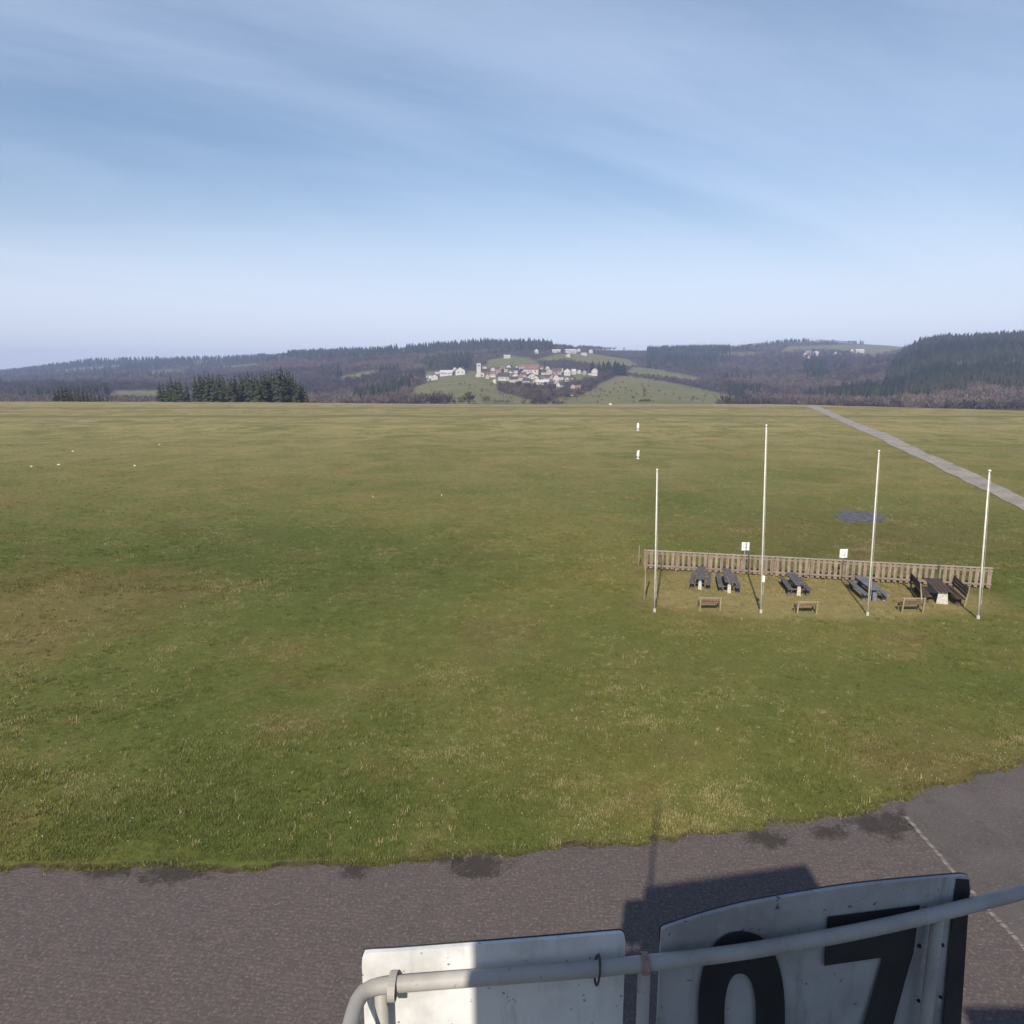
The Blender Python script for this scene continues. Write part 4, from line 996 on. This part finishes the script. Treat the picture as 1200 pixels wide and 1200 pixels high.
# terrace block
def terrace():
    e = empty('terrace_building', (2, 1, 0)); tag(e, 'flat-roofed lower storey whose roof is the terrace', 'building'); o = Vector((2, 1, 0))
    xs = np.linspace(RPS[0].x - .16, RPS[-1].x + .16, 22); front = [(x, rail_y(x) + .06) for x in xs]
    out = front + [(xs[-1], -5.5), (xs[0], -5.5)]
    def prism(z0, z1, off=0):
        bm = bmesh.new(); a = [bm.verts.new(Vector((x, y + off, z0)) - o) for x, y in out]; b = [bm.verts.new(Vector((x, y + off, z1)) - o) for x, y in out]
        bm.faces.new(a[::-1]); bm.faces.new(b); n = len(out)
        for i in range(n): bm.faces.new((a[i], a[(i + 1) % n], b[(i + 1) % n], b[i]))
        bmesh.ops.recalc_face_normals(bm, faces=bm.faces); return bm
    from_bm('wall', prism(-.1, FZ - .2, -.12), M_TOWER, e); from_bm('floor_slab', prism(FZ - .2, FZ), M_CONC, e)
    bm = bmesh.new(); box(bm, Vector((9.2, -3.3, 4.9)) - o, (7.4, 5.6, 9.9)); from_bm('annex', bm, M_TOWER, e)
terrace()
# boards hung on the outside of the railing
def on_board(u, v, off):
    """point on the bent sheet that hangs `off` outside the railing"""
    d = ray(u, v); t = 2.5
    for _ in range(12): t = (rail_y(d.x * t) + off) / d.y
    return Vector((d.x * t, d.y * t, CAMZ + d.z * t))
def board(name, top_px, u_right_px, base, label, thick=0.018, off=RR + .022, pm_b=None):
    top = [on_board(u, v, off) for u, v in smooth_pts2(top_px)]
    e = empty(name, base); tag(e, label, 'board', 'boards hung on the terrace railing')
    bm = bmesh.new(); zb = FZ + .12; n = len(top)
    fr_t = [bm.verts.new(p - base) for p in top]; fr_b = [bm.verts.new(Vector((p.x, p.y + .02, zb)) - base) for p in top]
    bk_t = [bm.verts.new(p + Vector((0, thick, 0)) - base) for p in top]; bk_b = [bm.verts.new(Vector((p.x, p.y + .02 + thick, zb)) - base) for p in top]
    for i in range(n - 1):
        bm.faces.new((fr_b[i], fr_b[i + 1], fr_t[i + 1], fr_t[i])); bm.faces.new((bk_b[i + 1], bk_b[i], bk_t[i], bk_t[i + 1])); bm.faces.new((fr_t[i], fr_t[i + 1], bk_t[i + 1], bk_t[i])); bm.faces.new((fr_b[i + 1], fr_b[i], bk_b[i], bk_b[i + 1]))
    bm.faces.new((fr_b[0], fr_t[0], bk_t[0], bk_b[0])); bm.faces.new((fr_t[-1], fr_b[-1], bk_b[-1], bk_t[-1]))
    bmesh.ops.recalc_face_normals(bm, faces=bm.faces)
    p = from_bm('panel', bm, pm_b, e)
    bm = bmesh.new(); tube(bm, [q + Vector((0, thick + .003, -.002)) - base for q in top], .005, 6); from_bm('top_edge_trim', bm, M_BLACK, e)
    return e, p
def smooth_pts2(px): return [(p.x, p.y) for p in smooth_pts([(u, v, 0) for u, v in px], 6)]
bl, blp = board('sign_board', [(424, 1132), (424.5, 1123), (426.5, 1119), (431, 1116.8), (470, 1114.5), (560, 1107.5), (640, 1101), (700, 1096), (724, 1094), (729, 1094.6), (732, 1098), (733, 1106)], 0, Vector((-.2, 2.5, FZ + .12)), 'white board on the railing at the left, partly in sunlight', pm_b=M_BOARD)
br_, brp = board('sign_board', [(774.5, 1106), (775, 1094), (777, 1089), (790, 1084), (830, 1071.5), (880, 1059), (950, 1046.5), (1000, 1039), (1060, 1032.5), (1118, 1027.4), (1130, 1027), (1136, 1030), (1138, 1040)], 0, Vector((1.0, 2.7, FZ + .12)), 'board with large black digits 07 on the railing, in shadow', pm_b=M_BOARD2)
def decal(name, outer, inner, parent, base, mat, lift=0.005):
    off = RR + .022 - lift
    bm = bmesh.new()
    def P(q): return on_board(q[0], q[1], off) - base
    if inner is None:
        f = bm.faces.new([bm.verts.new(P(q)) for q in outer]); bmesh.ops.triangulate(bm, faces=[f])
    else:
        a = [bm.verts.new(P(q)) for q in outer]; b = [bm.verts.new(P(q)) for q in inner]; n = len(a)
        for i in range(n): bm.faces.new((a[i], a[(i + 1) % n], b[(i + 1) % n], b[i]))
    ret = bmesh.ops.extrude_face_region(bm, geom=list(bm.faces)); bmesh.ops.translate(bm, vec=(0, .002, 0), verts=[g for g in ret['geom'] if isinstance(g, bmesh.types.BMVert)])
    bmesh.ops.recalc_face_normals(bm, faces=bm.faces)
    return from_bm(name, bm, mat, parent)
BB = Vector((1.0, 2.7, FZ + .12))
def ell(cx_, cy_, rx, ry, n=48, p=2.4):
    out = []
    for k in range(n):
        a = 2 * math.pi * k / n; c, s = math.cos(a), math.sin(a)
        out.append((cx_ + rx * math.copysign(abs(c) ** (2 / p), c), cy_ + ry * math.copysign(abs(s) ** (2 / p), s)))
    return out
def clampv(pts, vm): return [(u, min(v, vm)) for u, v in pts]
dz = decal('digit', ell(869, 1192, 51, 100), ell(867.5, 1192, 18.5, 51), br_, BB, M_BLACK); dz['label'] = 'large black digit zero'
def seg(a, b, n): return [(a[0] + (b[0] - a[0]) * k / n, a[1] + (b[1] - a[1]) * k / n) for k in range(n)]
def strips(name, pairs, parent, base, mat, lift=0.005):
    bm = bmesh.new(); off = RR + .022 - lift
    for A, B in pairs:
        a = [bm.verts.new(on_board(u, v, off) - base) for u, v in A]; b = [bm.verts.new(on_board(u, v, off) - base) for u, v in B]
        for i in range(len(a) - 1): bm.faces.new((a[i], a[i + 1], b[i + 1], b[i]))
    bmesh.ops.remove_doubles(bm, verts=bm.verts, dist=1e-4)
    ret = bmesh.ops.extrude_face_region(bm, geom=list(bm.faces)); bmesh.ops.translate(bm, vec=(0, .002, 0), verts=[g for g in ret['geom'] if isinstance(g, bmesh.types.BMVert)])
    bmesh.ops.recalc_face_normals(bm, faces=bm.faces); return from_bm(name, bm, mat, parent)
barT = seg((970, 1075), (1036, 1066.5), 5) + seg((1036, 1066.5), (1078, 1061), 3) + [(1078, 1061)]
barB = seg((966, 1132), (1035, 1122), 5) + seg((1035, 1122), (1070.5, 1117), 3) + [(1070.5, 1117)]
stL = [(1035, 1122), (1028, 1147), (1021, 1172), (1013, 1200), (1004, 1232), (996, 1262)]; stR = [(1070.5, 1117), (1066, 1131), (1058, 1160), (1047.5, 1198), (1040, 1230), (1033, 1260)]
d7 = strips('digit', [(barT, barB), (stL, stR)], br_, BB, M_BLACK); d7['label'] = 'large black digit seven'
sd = decal('edge_strip', [(1121, 1030), (1135.5, 1031), (1136.5, 1042), (1131, 1120), (1124, 1235), (1104, 1235), (1111, 1130), (1117, 1060)], None, br_, BB, M_BLACK, 0.0035)
for (u, v) in ((1077, 1108), (1104, 1107), (1076, 1172), (1102, 1168)):
    q = on_board(u, v, RR + .021); bm = bmesh.new(); tube(bm, [q - BB, q + Vector((0, -.008, 0)) - BB], [.009, .007], 8); from_bm('bolt', bm, M_BLACK, br_)
# hooks and straps round the pipe
def strap(u, label, mat, w, rx, rz_, tilt=0.0, name='pipe_strap', dzc=0.0, wire=False):
    k = min(RPS, key=lambda p: abs(600 + F * p.x / (p.y * ct - (p.z - CAMZ) * st) - u)); e = empty(name, k); tag(e, label, 'strap' if not wire else 'ring')
    n = 22
    ring = [Vector((tilt * math.sin(2 * math.pi * i / n), rx * math.cos(2 * math.pi * i / n), dzc + rz_ * math.sin(2 * math.pi * i / n))) for i in range(n + 1)]
    bm = bmesh.new()
    if wire: tube(bm, ring, w, 8, cap=False)
    else:
        for a, b in zip(ring[:-1], ring[1:]):
            vs_ = [bm.verts.new(a + Vector((-w, 0, 0))), bm.verts.new(a + Vector((w, 0, 0))), bm.verts.new(b + Vector((w, 0, 0))), bm.verts.new(b + Vector((-w, 0, 0)))]; bm.faces.new(vs_)
        bmesh.ops.remove_doubles(bm, verts=bm.verts, dist=1e-4)
        bmesh.ops.recalc_face_normals(bm, faces=bm.faces)
        bmesh.ops.solidify(bm, geom=list(bm.faces), thickness=.005)
    from_bm('band', bm, mat, e, smooth=wire)
    bm = bmesh.new(); box(bm, (0, rx * .95, dzc - rz_ * .55), (.026, .018, .03), bev=.004); from_bm('buckle', bm, M_DARKMET, e)
strap(460, 'pale strap round the railing pipe at the left board', M_RAILP, .014, RR + .030, RR + .016, dzc=-.007)
strap(702, 'dark ring hung round the railing pipe at the left board', M_DARKMET, .005, RR + .020, RR + .022, .008, 'hanging_ring', -.006, True)
strap(757, 'reddish clamp on the railing pipe in the gap between the boards', simple('rusty_clamp', (0.30, 0.19, 0.16), 0.25, 12, 0.7), .013, RR + .010, RR + .012)

# ------------------------------------------------------------------ grass and daisies
def tuft_mesh(seed, nb_=9):
    r = random.Random(seed); V = []; T = []
    for _ in range(nb_):
        a = r.uniform(0, 6.283); q = r.uniform(0, .07); h = r.uniform(.02, .062); l = r.uniform(.01, .05); w = r.uniform(.004, .008); b = len(V)
        x, y = q * math.cos(a), q * math.sin(a); a2 = r.uniform(0, 6.283); dx, dy = math.cos(a2), math.sin(a2)
        V += [(x - dy * w, y + dx * w, -.01), (x + dy * w, y - dx * w, -.01), (x + dx * l, y + dy * l, h)]; T.append((b, b + 1, b + 2))
    m = mesh_np('tuft', V, faces_tri=T); m.materials.append(M_BLADE); return m
def gn_scatter(name, pts, scl, rot, tint, proto, label, cat):
    me = bpy.data.meshes.new(name); me.vertices.add(len(pts)); me.vertices.foreach_set('co', np.asarray(pts, np.float32).ravel())
    for nm, val in (('scl', scl), ('rot', rot), ('tint', tint)):
        a = me.attributes.new(nm, 'FLOAT', 'POINT'); a.data.foreach_set('value', np.asarray(val, np.float32))
    o = link(name, me); tag(o, label, cat, kind='stuff')
    ng = bpy.data.node_groups.new(name + '_nodes', 'GeometryNodeTree')
    ng.interface.new_socket('Geometry', in_out='INPUT', socket_type='NodeSocketGeometry'); ng.interface.new_socket('Geometry', in_out='OUTPUT', socket_type='NodeSocketGeometry')
    N = ng.nodes; L = ng.links; gi = N.new('NodeGroupInput'); go = N.new('NodeGroupOutput'); ip = N.new('GeometryNodeInstanceOnPoints')
    src = bpy.data.objects.new(name + '_source', proto)       # unlinked prototype
    oi = N.new('GeometryNodeObjectInfo'); oi.inputs['Object'].default_value = src
    oi.inputs['As Instance'].default_value = True
    def attr(nm):
        n = N.new('GeometryNodeInputNamedAttribute'); n.data_type = 'FLOAT'; n.inputs['Name'].default_value = nm; return n.outputs['Attribute']
    cx_ = N.new('ShaderNodeCombineXYZ'); L.new(attr('rot'), cx_.inputs[2])
    L.new(gi.outputs[0], ip.inputs['Points']); L.new(oi.outputs['Geometry'], ip.inputs['Instance']); L.new(cx_.outputs[0], ip.inputs['Rotation']); L.new(attr('scl'), ip.inputs['Scale'])
    L.new(ip.outputs[0], go.inputs[0])
    md = o.modifiers.new('scatter', 'NODES'); md.node_group = ng
    return o
edge_u = np.array([p[0] for p in edge_px + edge_px2[1:]], float); edge_v = np.array([p[1] for p in edge_px + edge_px2[1:]], float)
edge_xy = np.array(eA + eB[1:])
def grass_points(n, y0, y1):
    y = np.exp(rng.uniform(math.log(y0), math.log(y1), n)); x = rng.uniform(-0.86, 0.86, n) * y
    ey = np.interp(x, edge_xy[:, 0], edge_xy[:, 1]); k = y > ey - 0.02 - 0.13 * rng.uniform(0, 1, n) ** 3
    # thin out in the trodden places
    return x[k], y[k]
for j, (n, y0, y1, s0_) in enumerate(((150000, 16.5, 60, 1.0), (110000, 40, 200, 1.7))):
    x, y = grass_points(n, y0, y1); z = field_z(x, y)
    dens = vnoise(x, y, 1.2, 71) + 0.5 * vnoise(x, y, 0.4, 73)
    s = s0_ * (0.75 + 0.9 * np.clip(dens + 0.35, 0, 1)) * rng.uniform(0.7, 1.3, len(x))
    ti = np.clip(0.5 + 0.75 * vnoise(x, y, 2.2, 75) + 0.5 * vnoise(x, y, .5, 77) + rng.normal(0, .22, len(x)), 0, 1)
    gn_scatter('grass', np.stack([x, y, z], -1), s, rng.uniform(0, 6.28, len(x)), ti, tuft_mesh(5 + j), 'short winter grass of the near field' if j == 0 else 'short winter grass farther out on the field', 'grass')
x, y = grass_points(2600, 17, 60); k = vnoise(x, y, 5.0, 91) > -0.05; x, y = x[k], y[k]
gn_scatter('grass', np.stack([x, y, field_z(x, y)], -1), rng.uniform(1.5, 2.8, len(x)), rng.uniform(0, 6.28, len(x)), np.where(rng.uniform(0, 1, len(x)) < .45, rng.uniform(.8, 1, len(x)), rng.uniform(0, .15, len(x))), tuft_mesh(31, 22), 'taller coarse tufts standing out of the near grass', 'grass')
k = rng.integers(0, len(edge_xy), 5200); x = edge_xy[k, 0] + rng.normal(0, .12, len(k)); y = np.interp(x, edge_xy[:, 0], edge_xy[:, 1]) + 0.05 - np.abs(rng.normal(0, .10, len(k)))
k = vnoise(x, y, 0.8, 95) > -0.15; x, y = x[k], y[k]
gn_scatter('grass', np.stack([x, y, np.full(len(x), .008)], -1), rng.uniform(.7, 1.5, len(x)), rng.uniform(0, 6.28, len(x)), rng.uniform(0.1, 1, len(x)), tuft_mesh(33, 10), 'ragged grass creeping over the edge of the paving', 'grass')
# pale flecks: daisies and dead leaves scattered in the near lawn
def flecks():
    n = 900; x, y = grass_points(n, 17, 34); y = y; V = []; T = []
    for xx, yy in zip(x, y):
        r_ = random.uniform(.007, .018); z = random.uniform(.03, .06); b = len(V); V.append((xx, yy, z + .012))
        for k in range(5):
            a = 2 * math.pi * k / 5; V.append((xx + r_ * math.cos(a), yy + r_ * math.sin(a), z))
        for k in range(5): T.append((b, b + 1 + k, b + 1 + (k + 1) % 5))
        V += [(xx - .002, yy, 0), (xx + .002, yy, 0), (xx, yy, z)]; T.append((b + 6, b + 7, b + 8))
    me = mesh_np('daisies', V, faces_tri=T); tag(link('daisies', me, simple('petal_white', (0.62, 0.60, 0.50), .1, 5)), 'tiny white daisies scattered through the near grass', 'daisies', kind='stuff')
flecks()

# ------------------------------------------------------------------ haze over the valley
def haze():
    bm = bmesh.new(); box(bm, (0, 3800, 90), (17000, 8600, 440))
    o = from_bm('haze', bm); m = bpy.data.materials.new('valley_haze'); m.use_nodes = True; n = m.node_tree.nodes; n.clear()
    out = n.new('ShaderNodeOutputMaterial'); pv = n.new('ShaderNodeVolumePrincipled'); pv.inputs['Color'].default_value = (0.52, 0.64, 1.0, 1); pv.inputs['Density'].default_value = 0.00015; pv.inputs['Anisotropy'].default_value = -0.1
    m.node_tree.links.new(pv.outputs[0], out.inputs['Volume']); o.data.materials.append(m)
    tag(o, 'thin bluish haze over the valley', 'haze', kind='stuff')
haze()
